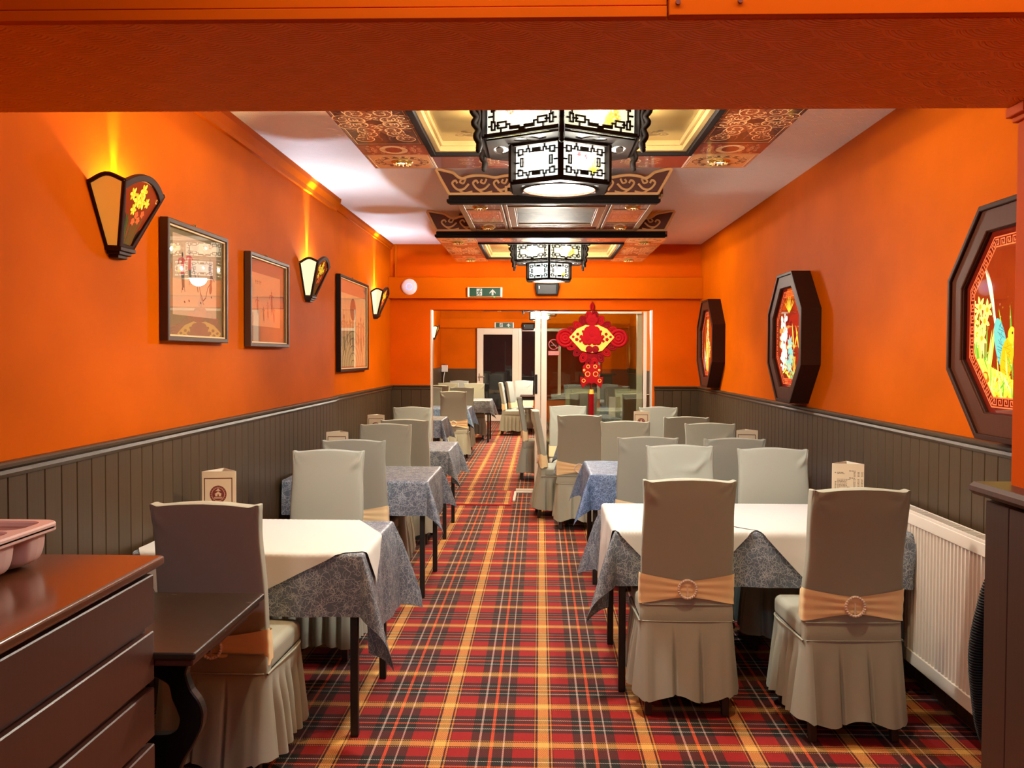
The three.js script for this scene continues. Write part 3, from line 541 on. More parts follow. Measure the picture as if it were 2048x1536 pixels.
{
  const t = thing('cutlery_tray', 'pinkish plastic cutlery tray with rounded compartments standing on the brown chest', 'tray', [-1.435, 1.0115, -2.075]);
  const W = 0.36, D = 0.62, H = 0.098;
  const rimS = (w, d, r) => { const p = []; for (const [cx, cz, a0] of [[w / 2 - r, d / 2 - r, 0], [-w / 2 + r, d / 2 - r, 1], [-w / 2 + r, -d / 2 + r, 2], [w / 2 - r, -d / 2 + r, 3]]) for (let i = 0; i <= 5; i++) { const a = (a0 + i / 5) * PI / 2; p.push([cx + r * Math.cos(a), cz + r * Math.sin(a)]); } return p; };
  const holes = [0, 1, 2, 3].map((i) => rimS(W - 0.05, 0.125, 0.035).map(([x, z]) => [x, z + (i - 1.5) * 0.142]));
  const rim = extrude(rimS(W + 0.02, D - 0.01, 0.04), 0.010, 0.004, holes); rim.rotateX(PI / 2); rim.translate(0, H + 0.006, 0);
  const lip = extrude(rimS(W + 0.02, D - 0.01, 0.04), 0.010, 0.003, [rimS(W + 0.008, D - 0.022, 0.036)]); lip.rotateX(PI / 2); lip.translate(0, H, 0);
  obj('rim', [rim, lip], M.plastic, t);
  const tub = M.plastic.clone(); tub.side = THREE.DoubleSide;
  for (let i = 0; i < 4; i++) {
    const zc = (i - 1.5) * 0.142;
    const g = grid(40, 12, (u, v) => { const a = u * 2 * PI, k = v < 0.8 ? 1 - 0.16 * Math.pow(v / 0.8, 2.2) : 0.84 * Math.sqrt(Math.max(0, 1 - Math.pow((v - 0.8) / 0.2, 2))), y = H * (v < 0.8 ? 1 - 0.86 * Math.sin(v / 0.8 * PI / 2) : 0.14 - 0.14 * Math.sin((v - 0.8) / 0.2 * PI / 2)); const c = Math.cos(a), s = Math.sin(a), e = 0.5; return [Math.sign(c) * Math.pow(Math.abs(c), e) * (W - 0.004) / 2 * k, y, zc + Math.sign(s) * Math.pow(Math.abs(s), e) * 0.0685 * k]; });
    obj('compartment', [g], tub, t);
  }
}
{
  const t = thing('side_table', 'small dark side table with scuffed top and lyre-shaped trestle between chest and chair', 'side table', [-1.16, 0, -2.735]);
  const scuff = tex(canvas(512, 512, (g, w) => { g.fillStyle = css(42, 31, 21); g.fillRect(0, 0, w, w); for (let i = 0; i < 900; i++) { g.strokeStyle = css(64, 48, 34, rr(0.1, 0.4)); g.lineWidth = rr(0.5, 2); const x = rnd() * w, y = rnd() * w, a = rr(-0.2, 0.2); g.beginPath(); g.moveTo(x, y); g.lineTo(x + 60 * Math.cos(a), y + 60 * Math.sin(a)); g.stroke(); } for (let i = 0; i < 46; i++) { g.strokeStyle = css(210, 190, 164, rr(0.35, 0.85)); g.lineWidth = rr(0.8, 2.6); const x = rr(0.35, 0.95) * w, y = rr(0.25, 0.9) * w, a = rr(-0.5, 0.3), l = rr(3, 22); g.beginPath(); g.moveTo(x, y); g.lineTo(x + l * Math.cos(a), y + l * Math.sin(a)); g.stroke(); } }), { rep: true, sx: 1.6, sy: 1.6 });
  obj('tabletop', [span(-0.48, 0.252, 0.742, 0.762, -0.30, 0.325, 0.006)], std(new THREE.Color(1, 1, 1), { map: scuff, roughness: 0.32, bumpMap: T.grain, bumpScale: 0.0003 }), t);
  obj('edge_moulding', [span(-0.47, 0.24, 0.72, 0.743, -0.285, 0.31, 0.006)], M.chest, t);
  const half = [[0.20, 0.72], [0.165, 0.69], [0.150, 0.66], [0.137, 0.625], [0.150, 0.58], [0.175, 0.545], [0.187, 0.51], [0.183, 0.47], [0.160, 0.42], [0.125, 0.36], [0.105, 0.30], [0.11, 0.24], [0.15, 0.16], [0.22, 0.09], [0.25, 0.045], [0.25, 0.0], [0.19, 0.0], [0.14, 0.05], [0.0, 0.07]];
  const hole = [[0, 0.615], [0.05, 0.61], [0.085, 0.59], [0.095, 0.55], [0.108, 0.52], [0.118, 0.49], [0.110, 0.46], [0.085, 0.445], [0, 0.44]];
  const mir = (h) => [...h, ...h.slice().reverse().map(([x, y]) => [-x, y])];
  const smooth = (p) => new THREE.CatmullRomCurve3(p.map((q) => new THREE.Vector3(q[0], q[1], 0)), true, 'catmullrom', 0.35).getPoints(110).map((q) => [q.x, q.y]);
  for (const z of [0.06]) { const g = extrude(smooth(mir(half)), 0.03, 0.004, [smooth(mir(hole)).reverse()]); g.translate(0, 0, z); obj('trestle', [g], M.black, t); }
  obj('foot', [span(-0.03, 0.03, 0, 0.06, -0.26, 0.07, 0.006), span(-0.22, 0.22, 0, 0.05, -0.28, -0.24, 0.006)], M.black, t);
  obj('rear_post', [span(-0.2, -0.16, 0.04, 0.72, -0.28, -0.24, 0.004), span(-0.20, 0.20, 0.68, 0.722, -0.28, 0.07, 0.004)], M.black, t);
}
// radiator with fluted front
{
  const t = thing('radiator', 'white fluted panel radiator low on the boarded wall', 'radiator', [1.708, 0, -3.95]);
  const L = 1.5, y0 = 0.155, y1 = 0.852, prof = []; const n = Math.floor(L / 0.0333);
  for (let i = 0; i < n; i++) { const a = -L / 2 + i * 0.0333; prof.push([a, 0.0], [a + 0.008, 0.0], [a + 0.012, 0.010], [a + 0.026, 0.010], [a + 0.030, 0.0]); }
  prof.push([L / 2, 0], [L / 2, 0.02], [-L / 2, 0.02]);
  const flute = (za, zb) => { const g = extrude(prof, zb - za); g.rotateX(-PI / 2); g.rotateY(-PI / 2); g.translate(-0.012, za, 0); return g; };   // along z, grooves face -x
  const fl = flute(y0 + 0.06, y1 - 0.06);
  obj('panel', [fl, span(-0.016, 0.006, y1 - 0.062, y1 - 0.01, -L / 2, L / 2, 0.004), span(-0.016, 0.006, y0, y0 + 0.062, -L / 2, L / 2, 0.004)], M.radiator, t);
  obj('rear_panel', [span(0.034, 0.05, y0, y1 - 0.01, -L / 2, L / 2, 0.004)], M.radiator, t);
  obj('side_panel', [span(-0.014, 0.052, y0 + 0.01, y1, -L / 2 - 0.006, -L / 2 + 0.002, 0.002)], M.radiator, t); obj('side_panel', [span(-0.014, 0.052, y0 + 0.01, y1, L / 2 - 0.002, L / 2 + 0.006, 0.002)], M.radiator, t);
  const slots = []; for (let i = 0; i < 60; i++) slots.push(span(-0.008, 0.046, y1 - 0.004, y1 + 0.001, -L / 2 + 0.01 + i * 0.0247, -L / 2 + 0.022 + i * 0.0247));
  obj('grille', [...slots, span(-0.014, -0.006, y1 - 0.012, y1 + 0.002, -L / 2, L / 2, 0.002), span(0.044, 0.052, y1 - 0.012, y1 + 0.002, -L / 2, L / 2, 0.002)], M.radiator, t);
  obj('bracket', [span(0.05, 0.085, 0.25, 0.8, -0.5, -0.46), span(0.05, 0.085, 0.25, 0.8, 0.46, 0.5)], M.steel, t);
  obj('pipe', [cyl(0.008, 0.008, 0.16, 0.02, 0.08, L / 2 + 0.02, 10), cyl(0.014, 0.014, 0.05, 0.02, 0.16, L / 2 + 0.02, 12)], M.steel, t);
}
// ribbed black hose hanging behind the half wall
{
  const pts = [[1.36, 0.95, -2.66], [1.29, 0.93, -2.64], [1.254, 0.84, -2.63], [1.236, 0.73, -2.63], [1.242, 0.62, -2.63], [1.27, 0.48, -2.635], [1.33, 0.40, -2.65], [1.40, 0.38, -2.66]];
  const cv = new THREE.CatmullRomCurve3(pts.map((p) => new THREE.Vector3(...p))), gs = [tube(pts, 0.022, 80, 12)];
  for (let i = 0; i <= 96; i++) { const u = i / 96, r = new THREE.TorusGeometry(0.023, 0.0034, 6, 16), p = cv.getPointAt(u), q = cv.getTangentAt(u); r.lookAt(q); r.translate(p.x, p.y, p.z); gs.push(r); }
  tag(obj('ribbed_hose', gs, M.rubber), 'ribbed black hose bulging out behind the brown half wall near the radiator', 'hose');
}

// ------------------------------------------------------------------ framed pictures on the left wall
function picture(x, dc, yc, w, h, tilt, frameM, matC, print, label, border) {
  const t = thing('framed_picture', label, 'picture', [x, yc, -dc], PI / 2, 'framed pictures on the orange wall'); t.rotation.order = 'YXZ'; t.rotation.x = tilt;
  const fw = 0.022, dp = 0.034, rect = (a, b) => [[-a, -b], [a, -b], [a, b], [-a, b]];
  const g = extrude(rect(w / 2, h / 2), dp, 0.003, [rect(w / 2 - fw, h / 2 - fw).reverse()]); obj('frame', [g], frameM, t);
  const g2 = extrude(rect(w / 2 - fw + 0.001, h / 2 - fw + 0.001), 0.004, 0.001, [rect(w / 2 - fw - 0.008, h / 2 - fw - 0.008).reverse()]); g2.translate(0, 0, 0.022); obj('inner_slip', [g2], M.gold, t);
  obj('mount', [box(w - 2 * fw, h - 2 * fw, 0.006, 0, 0, 0.008)], std(matC, { roughness: 0.7, bumpMap: T.weave, bumpScale: 0.0001 }), t);
  const [l, r, b, u] = border, p = new THREE.PlaneGeometry(w - 2 * fw - l - r, h - 2 * fw - b - u); p.translate((l - r) / 2, (b - u) / 2, 0.0118); obj('painting', [p], std(new THREE.Color(1, 1, 1), { map: print, roughness: 0.7 }), t, true);
  obj('glazing', [box(w - 2 * fw, h - 2 * fw, 0.002, 0, 0, 0.020)], M.glass, t);
  obj('hanger', [(() => { const q = new THREE.TorusGeometry(0.012, 0.003, 6, 14); q.translate(0, h / 2 + 0.008, 0.006); return q; })()], M.brass, t);
  return t;
}
const ink = (draw, ground = [214, 176, 138]) => tex(canvas(640, 448, (g, w, h) => { g.fillStyle = css(...ground); g.fillRect(0, 0, w, h); for (let i = 0; i < 500; i++) { g.fillStyle = css(ground[0] - 20, ground[1] - 22, ground[2] - 24, rr(0.05, 0.2)); g.fillRect(rnd() * w, rnd() * h, rr(2, 20), 1.2); } g.lineCap = 'round'; g.lineJoin = 'round'; draw(g, w, h); }));
const stroke = (g, c, lw, pts) => { g.strokeStyle = c; g.lineWidth = lw; g.beginPath(); pts.forEach((p, i) => (i ? g.lineTo(...p) : g.moveTo(...p))); g.stroke(); };
const blob = (g, c, x, y, rx, ry, a = 0) => { g.fillStyle = c; g.beginPath(); g.ellipse(x, y, rx, ry, a, 0, 2 * PI); g.fill(); };
const rider = (g, x, y, s, c1, c2) => {   // robed figure dancing
  blob(g, '#3a2a20', x, y - 62 * s, 9 * s, 12 * s); stroke(g, '#3a2a20', 3, [[x - 4 * s, y - 74 * s], [x - 8 * s, y - 92 * s]]);
  g.fillStyle = c1; g.beginPath(); g.moveTo(x - 10 * s, y - 50 * s); g.lineTo(x + 14 * s, y - 48 * s); g.lineTo(x + 24 * s, y + 34 * s); g.lineTo(x - 22 * s, y + 40 * s); g.fill();
  stroke(g, c1, 10 * s, [[x - 10 * s, y - 42 * s], [x - 42 * s, y - 36 * s], [x - 48 * s, y - 12 * s]]); stroke(g, c1, 10 * s, [[x + 10 * s, y - 42 * s], [x + 40 * s, y - 30 * s]]);
  g.fillStyle = c2; g.beginPath(); g.moveTo(x - 16 * s, y + 36 * s); g.lineTo(x + 22 * s, y + 30 * s); g.lineTo(x + 26 * s, y + 96 * s); g.lineTo(x - 4 * s, y + 100 * s); g.fill();
  stroke(g, '#2a221c', 4 * s, [[x - 2 * s, y + 98 * s], [x - 10 * s, y + 122 * s]]); stroke(g, '#2a221c', 4 * s, [[x + 20 * s, y + 96 * s], [x + 30 * s, y + 116 * s]]);
};
const print1 = ink((g) => {
  rider(g, 130, 180, 1.15, 'rgba(196,58,48,0.9)', 'rgba(74,78,56,0.95)'); rider(g, 232, 150, 1.0, 'rgba(202,64,60,0.85)', 'rgba(70,74,52,0.9)');
  stroke(g, 'rgba(60,40,26,0.9)', 9, [[268, 150], [330, 240], [352, 300]]);
  stroke(g, 'rgba(92,48,24,0.95)', 7, [[360, 210], [384, 300], [430, 350], [470, 330], [500, 270], [540, 240]]); stroke(g, 'rgba(120,62,34,0.8)', 5, [[372, 250], [392, 330], [440, 372]]);
  for (const [x, y] of [[540, 150], [556, 210], [548, 270]]) blob(g, 'rgba(120,60,36,0.75)', x, y, 22, 34, 0.3); stroke(g, '#5a3420', 5, [[536, 120], [540, 90]]); stroke(g, '#5a3420', 8, [[560, 190], [606, 220]]);
  for (const [x, y] of [[160, 372], [222, 362], [392, 364], [560, 320], [130, 300]]) blob(g, 'rgba(50,36,24,0.9)', x, y, 10, 6, 0.4);
});
const print2 = ink((g) => {
  for (let i = 0; i < 4; i++) { stroke(g, '#4a3626', 7, [[96 + i * 34, 60], [100 + i * 34, 92]]); stroke(g, '#4a3626', 4, [[86 + i * 34, 74], [112 + i * 34, 70]]); }
  rider(g, 130, 260, 0.8, 'rgba(150,70,48,0.85)', 'rgba(120,96,70,0.9)'); rider(g, 260, 330, 0.7, 'rgba(78,84,64,0.95)', 'rgba(60,66,48,0.9)'); rider(g, 352, 290, 0.8, 'rgba(170,120,84,0.85)', 'rgba(160,70,48,0.8)'); rider(g, 440, 210, 1.05, 'rgba(140,64,44,0.9)', 'rgba(96,58,36,0.9)'); rider(g, 490, 320, 0.75, 'rgba(176,64,44,0.85)', 'rgba(160,60,44,0.85)');
}, [206, 160, 118]);
const print3 = ink((g, w, h) => {
  g.fillStyle = css(222, 186, 128); g.fillRect(0, 0, w, h);
  for (let i = 0; i < 9; i++) { const x = 50 + i * 66, s = 1 + 0.3 * Math.sin(i * 2); rider(g, x, h * 0.5, s, css(150 + 30 * Math.sin(i), 120, 76, 0.6), css(110, 98 + 10 * Math.cos(i), 60, 0.7)); }
  for (let i = 0; i < 240; i++) stroke(g, css(70, 52, 34, 0.35), 2, [[rnd() * w, rnd() * h], [rnd() * w * 0.04 + w * rnd(), h * rnd()]].map((p, k, a) => (k ? [a[0][0] + rr(-6, 6), a[0][1] + rr(20, 70)] : p)));
  for (let i = 0; i < 5; i++) { g.strokeStyle = css(92, 70, 44, 0.7); g.lineWidth = 6; g.beginPath(); g.arc(w / 2, h * 1.05, 60 + i * 46, PI, 2 * PI); g.stroke(); }
  blob(g, css(110, 84, 52), w / 2, h * 0.2, 62, 66); g.strokeStyle = css(70, 54, 34); g.lineWidth = 6; g.stroke();
}, [150, 116, 78]);
const frameBrown = phys(C(70, 46, 30), { roughness: 0.5, specularIntensity: 0.4, bumpMap: T.grain, bumpScale: 0.0002 }), frameBlack = phys(C(26, 14, 11), { roughness: 0.5, specularIntensity: 0.4, bumpMap: T.grain, bumpScale: 0.0002 });
picture(XL + 0.006, 4.45, 1.885, 0.79, 0.545, 0.006, frameBrown, C(136, 116, 76), print1, 'framed ink painting of red-robed dancers and a dragon line, nearest of the three', [0.09, 0.09, 0.10, 0.03]);
picture(XL + 0.006, 5.63, 1.870, 0.81, 0.54, 0.004, frameBrown, C(126, 92, 66), print2, 'framed ink painting of small figures on brown mount, middle of the three', [0.06, 0.11, 0.10, 0.085]);
picture(XL2 + 0.006, 8.36, 1.822, 1.28, 0.82, 0.0, frameBlack, C(196, 118, 74), print3, 'wide black-framed picture crowded with figures, farthest along the wall', [0.01, 0.01, 0.02, 0.12]);

// ------------------------------------------------------------------ fan shaped wall sconces
const lampLight = (intensity, color, radius, parent, pos) => { const l = new THREE.PointLight(color, intensity); l.name = 'lamp'; l.castShadow = true; l.shadow.radius = radius / 0.02; l.position.set(...pos); parent.add(l); return l; };
const sconceArt = tex(canvas(384, 320, (g, w, h) => {
  g.fillStyle = css(126, 44, 14); g.fillRect(0, 0, w, h);
  g.strokeStyle = css(240, 170, 90); g.lineWidth = 6; g.beginPath(); g.moveTo(10, 70); g.quadraticCurveTo(w / 2, -14, w - 10, 70); g.stroke();
  g.lineWidth = 4; g.strokeRect(18, 62, 16, 14); g.strokeRect(26, 80, 18, 16); g.strokeRect(w - 34, 62, 16, 14); g.strokeRect(w - 44, 80, 18, 16);
  for (let i = 0; i < 9; i++) stroke(g, css(52 + i * 6, 70, 22), 9, [[150 + i * 9, h], [120 + i * 18 + rr(-10, 10), 150 + rr(0, 50)]]);
  for (const [x, y, s] of [[120, 92, 1], [172, 110, 1.2], [204, 66, 1.1], [214, 112, 1.2], [160, 152, 0.9], [262, 110, 0.8]]) for (let k = 0; k < 6; k++) blob(g, k & 1 ? css(240, 214, 70) : css(214, 190, 40), x + 15 * s * Math.cos(k), y + 15 * s * Math.sin(k), 14 * s, 8 * s, k);
  for (const [x, y] of [[200, 170], [226, 190], [186, 200], [250, 160]]) for (let k = 0; k < 5; k++) blob(g, css(226, 96, 44), x + 9 * Math.cos(k * 1.3), y + 9 * Math.sin(k * 1.3), 9, 6, k);
  blob(g, css(44, 30, 20), 60, 240, 70, 80); blob(g, css(38, 28, 20), 300, 280, 60, 60);
}));
function sconceParts(t, frost, art) {
  // seen from inside the room: x along the wall, y up, z out of it
  const W0 = 0.18, W1 = 0.058, H = 0.235, Z0 = 0.128, Z1 = 0.048;     // front half width at top and bottom, height, stand-off at top and bottom
  const lean = Math.atan2(Z0 - Z1, H), L = Math.hypot(Z0 - Z1, H);
  const fan = (a, b, arch, l) => { const p = [[-b, 0], [b, 0], [a, l]]; for (let i = 1; i < 12; i++) { const u = 1 - i / 12 * 2; p.push([a * u, l + arch * (1 - u * u)]); } p.push([-a, l]); return p; };
  const inset = (p, k, c) => p.map(([x, y]) => [x + (c[0] - x) * k[0], y + (c[1] - y) * k[1]]);
  const panel = (a, b, arch, l, m, hint) => {
    const p = fan(a, b, arch, l), h = fan(a - 0.024, b - 0.018, arch, l - 0.045).map(([x, y]) => [x, y + 0.020]);
    const f = extrude(p, 0.014, 0.002, [h.slice().reverse()]), gl = new THREE.ShapeGeometry(shape(fan(a - 0.020, b - 0.014, arch, l - 0.040).map(([x, y]) => [x, y + 0.018])), 12);
    const q = gl.attributes.position, u = []; for (let i = 0; i < q.count; i++) u.push(q.getX(i) / (2 * a) + 0.5, q.getY(i) / (l + arch)); gl.setAttribute('uv', new THREE.Float32BufferAttribute(u, 2)); gl.translate(0, 0, 0.006);
    return [f, gl];
  };
  const [f, g] = panel(W0, W1, 0.055, L, art);
  for (const k of [f, g]) { k.rotateX(lean); k.translate(0, -H / 2, Z1 - 0.014); }
  obj('front_frame', [f], M.lacquer, t); obj('painted_panel', [g], art, t, true);
  for (const s of [-1, 1]) {
    const a = new THREE.Vector3(s * (W0 + 0.035), H / 2 - 0.012, 0.002), b = new THREE.Vector3(s * W0, H / 2, Z0 - 0.004), c = new THREE.Vector3(s * W1, -H / 2, Z1 - 0.004), d = new THREE.Vector3(s * (W1 + 0.018), -H / 2, 0.002);
    const bar = (p, q, r = 0.009) => { const g2 = tube([p.toArray(), p.clone().lerp(q, 0.5).toArray(), q.toArray()], r, 4, 4); return g2; };
    const top = [a.toArray(), [(a.x + b.x) / 2, H / 2 + 0.022, (a.z + b.z) / 2], b.toArray()];
    obj('side_frame', [tube(top, 0.009, 10, 5), bar(b, c), bar(c, d), bar(d, a)], M.lacquer, t);
    const sheet = grid(6, 6, (u, v) => { const lo = d.clone().lerp(c, u), hi = a.clone().lerp(b, u); hi.y += 0.030 * (1 - (2 * u - 1) ** 2); return lo.lerp(hi, v).toArray(); });
    obj('frosted_panel', [sheet], frost, t);
  }
  obj('base', [0, 1, 2].map((i) => { const k = 1 - i * 0.2; const e = extrude([[-(W1 + 0.026) * k, 0], [(W1 + 0.026) * k, 0], [(W1 + 0.008) * k, (Z1 + 0.008) * k], [-(W1 + 0.008) * k, (Z1 + 0.008) * k]], 0.012, 0.002); e.rotateX(PI / 2); e.scale(1, 1, 1); e.rotateX(0); e.translate(0, -H / 2 - i * 0.013, 0); return e; }), M.lacquer, t);
  obj('backplate', [box(0.1, 0.18, 0.006, 0, -0.02, 0.004)], M.brass, t);
  obj('bulb', [(() => { const s = new THREE.SphereGeometry(0.013, 12, 10); s.scale(1, 1.5, 1); s.translate(0, 0.030, 0.026); return s; })()], glow(255, 236, 190, 2), t);
  obj('lampholder', [cyl(0.008, 0.010, 0.06, 0, -0.024, 0.026, 12)], M.brass, t);
}
function sconce(x, d, y, warm, label, turn = PI / 2) {
  const t = thing('wall_sconce', label, 'wall lamp', [x, y, -d], turn, 'fan shaped wall sconces');
  sconceParts(t, warm ? glow(236, 170, 66, 0.42, { side: THREE.DoubleSide }) : glow(226, 232, 190, 0.85, { side: THREE.DoubleSide }), std(new THREE.Color(1, 1, 1), { map: sconceArt, emissiveMap: sconceArt, emissive: new THREE.Color(1, 1, 1), emissiveIntensity: 0.45, roughness: 0.12, side: THREE.DoubleSide }));
  lampLight(warm ? POWER.sconceWarm : POWER.sconceCool, warm ? C(255, 214, 150) : C(214, 232, 255), 0.008, t, [0, 0.034, 0.026]);
  const s = new THREE.SpotLight(warm ? C(255, 206, 130) : C(214, 232, 255), warm ? POWER.beamWarm : POWER.beamCool, 0, 0.21, 0.8); s.name = 'up_light'; s.castShadow = true; s.shadow.radius = 0.4; s.position.set(0, 0.034, 0.026); t.add(s);
  s.target.position.set(x, y + 0.75, -d); s.target.updateMatrixWorld();
  return t;
}
sconce(XL, 3.63, 2.085, true, 'nearest fan-shaped wall sconce with painted flower panel and dull amber side');
sconce(XL, 6.66, 2.09, false, 'fan-shaped wall sconce with bright side panel between second and third pictures');
sconce(XL2, 9.53, 2.085, false, 'small distant fan-shaped wall sconce beyond the wide black-framed picture');
sconce(BX0, 20.4, 2.06, false, 'tiny wall sconce seen in the second room at the left jamb');

// ------------------------------------------------------------------ octagonal light boxes on the right wall
const octPts = (R) => [...Array(8)].map((_, i) => { const a = (i + 0.5) * PI / 4; return [R * Math.cos(a), R * Math.sin(a)]; });
const leafP = (g, c, x, y, a, l, w) => { g.save(); g.translate(x, y); g.rotate(a); g.fillStyle = c; g.beginPath(); g.moveTo(0, 0); g.quadraticCurveTo(l * 0.5, -w, l, 0); g.quadraticCurveTo(l * 0.5, w, 0, 0); g.fill(); g.restore(); };
const flower = (g, x, y, r, c, c2, n = 6) => { for (let k = 0; k < n; k++) leafP(g, c, x, y, k / n * 2 * PI + x, r, r * 0.42); for (let k = 0; k < n; k++) stroke(g, 'rgba(90,110,20,0.5)', 1.5, [[x, y], [x + r * 0.7 * Math.cos(k / n * 2 * PI + x), y + r * 0.7 * Math.sin(k / n * 2 * PI + x)]]); blob(g, c2, x, y, r * 0.24, r * 0.24); };
function octArt(kind) {
  return tex(canvas(768, 768, (g, W) => {
    const c = W / 2; g.fillStyle = css(120, 38, 12); g.fillRect(0, 0, W, W); g.lineCap = 'round';
    seed = 40 + kind;
    if (kind === 0) {
      g.save(); g.translate(-100, 16);
      const G3 = [css(96, 176, 50), css(206, 222, 84), css(236, 238, 150)];
      for (let i = 0; i < 26; i++) { const x = 120 + i * 8, a = -PI / 2 + rr(-0.30, 0.26), l = rr(150, 330); leafP(g, G3[i % 3], x, 590 + rr(-20, 30), a, l, 15); stroke(g, css(60, 120, 30, 0.6), 2, [[x, 580], [x + l * 0.8 * Math.cos(a), 580 + l * 0.8 * Math.sin(a)]]); }
      for (const [x, y] of [[150, 316], [196, 262], [236, 320], [176, 372], [256, 276], [214, 388], [130, 270]]) flower(g, x + 44, y + 40, 46, css(244, 240, 120), css(232, 170, 40));
      for (let i = 0; i < 22; i++) leafP(g, [css(140, 196, 50), css(236, 226, 70), css(90, 160, 50)][i % 3], 470 + i * 8, 620, -PI / 2 + rr(-0.35, 0.6), rr(150, 340), 17);
      leafP(g, css(226, 230, 90), 520, 560, -1.2, 430, 16); leafP(g, css(236, 236, 120), 560, 560, -1.05, 400, 14);
      for (let i = 0; i < 9; i++) { leafP(g, i & 1 ? css(244, 240, 190) : css(214, 226, 190), 400 - i * 5, 430 - i * 7, -PI / 2 - 0.42 + i * 0.035, 330 - i * 26, 12); stroke(g, css(150, 160, 110, 0.7), 2, [[396 - i * 5, 420 - i * 7], [396 - i * 5 - 60, 300 - i * 12]]); }
      blob(g, css(84, 190, 178), 412, 452, 44, 104, -0.34); for (let i = 0; i < 26; i++) stroke(g, css(40, 120, 130, 0.8), 3, [[384 + rr(0, 50), 370 + i * 6], [396 + rr(0, 56), 382 + i * 6]]);
      blob(g, css(240, 176, 24), 460, 510, 46, 84, 0.22); blob(g, css(244, 196, 50), 494, 420, 28, 32); for (let i = 0; i < 20; i++) stroke(g, css(206, 120, 16, 0.7), 2.5, [[430 + rr(0, 60), 450 + i * 7], [440 + rr(0, 60), 460 + i * 7]]);
      stroke(g, css(244, 150, 40), 7, [[514, 410], [542, 402]]); blob(g, css(40, 30, 20), 500, 412, 5, 5); stroke(g, css(120, 70, 20), 5, [[450, 590], [462, 640]]); stroke(g, css(120, 70, 20), 5, [[476, 586], [486, 640]]);
      g.fillStyle = css(238, 232, 84); g.beginPath(); g.moveTo(96, 640); g.bezierCurveTo(150, 520, 250, 470, 340, 540); g.bezierCurveTo(400, 560, 520, 570, 560, 640); g.bezierCurveTo(590, 690, 500, 720, 470, 730); g.lineTo(210, 724); g.fill();
      for (let i = 0; i < 90; i++) { const x = rr(150, 540), y = rr(530, 700); stroke(g, css(140, 136, 30, 0.75), rr(1.5, 3.5), [[x, y], [x + rr(-18, 18), y + rr(-4, 16)]]); }
      blob(g, css(166, 100, 26), 296, 584, 34, 24); blob(g, css(206, 190, 60), 292, 580, 20, 14); for (let i = 0; i < 40; i++) blob(g, css(110, 196, 150, 0.8), rr(250, 430), rr(630, 700), rr(5, 16), rr(3, 7), rr(0, 3));
      for (let i = 0; i < 7; i++) flower(g, 640 + rr(-70, 90), rr(300, 560), rr(30, 46), css(244, 236, 130), css(232, 170, 40));
      for (let i = 0; i < 26; i++) flower(g, rr(380, 800), rr(590, 690), rr(26, 44), [css(242, 232, 70), css(236, 204, 50)][i & 1], css(200, 120, 20), 7);
      for (let i = 0; i < 30; i++) leafP(g, G3[i % 3], rr(120, 520), rr(540, 690), rr(-2.6, -0.5), rr(40, 110), 9);
      for (let i = 0; i < 140; i++) { const x = rr(110, 640), y = rr(260, 700); blob(g, [css(255, 255, 200, 0.5), css(190, 200, 40, 0.4), css(120, 150, 30, 0.4)][i % 3], x, y, rr(2, 7), rr(1, 4), rr(0, 3)); }
      g.restore();
    } else if (kind === 1) {
      for (let i = 0; i < 11; i++) leafP(g, css(236, 220, 70), 390, 210, -PI / 2 + (i - 5) * 0.2, rr(70, 170), 9);
      for (let i = 0; i < 26; i++) blob(g, css(60, 26, 16), rr(200, 620), rr(230, 430), rr(16, 34), rr(14, 26));
      for (let i = 0; i < 70; i++) { const y = rr(220, 600); blob(g, css(246, 244, 226), 250 + rr(-60, 80), y, rr(14, 34), rr(12, 26)); }
      leafP(g, css(240, 214, 60), 560, 300, 1.1, 190, 24); leafP(g, css(236, 226, 90), 470, 280, 1.3, 210, 26); leafP(g, css(240, 214, 60), 620, 340, 2.2, 160, 22);
      for (const [x, y, r] of [[420, 440, 80], [450, 520, 70], [400, 580, 60]]) flower(g, x, y, r, css(120, 214, 206), css(236, 214, 120), 8);
      for (let i = 0; i < 18; i++) leafP(g, [css(70, 190, 120), css(214, 230, 90), css(140, 214, 180)][i % 3], rr(300, 520), rr(560, 640), rr(0, 6.2), rr(60, 130), 20);
      for (let i = 0; i < 9; i++) stroke(g, css(226, 200, 70), 6, [[500 + i * 8, 520], [560 + rr(-60, 60), 690]]);
    } else {
      for (let i = 0; i < 20; i++) leafP(g, [css(236, 230, 120), css(240, 214, 90), css(170, 200, 70)][i % 3], 384 + rr(-60, 60), 680, -PI / 2 + rr(-0.45, 0.45), rr(200, 460), 22);
      for (let i = 0; i < 34; i++) { const y = rr(150, 560); flower(g, 384 + rr(-1, 1) * (y - 100) * 0.36, y, rr(22, 44), [css(246, 240, 170), css(240, 226, 110)][i & 1], css(226, 160, 50)); }
      leafP(g, css(240, 246, 250), 200, 420, 1.4, 280, 26);
    }
    // key border along the eight sides
    const R = 0.925 * c, ap = R * Math.cos(PI / 8), side = 2 * R * Math.sin(PI / 8), n = 6, k = side / n;
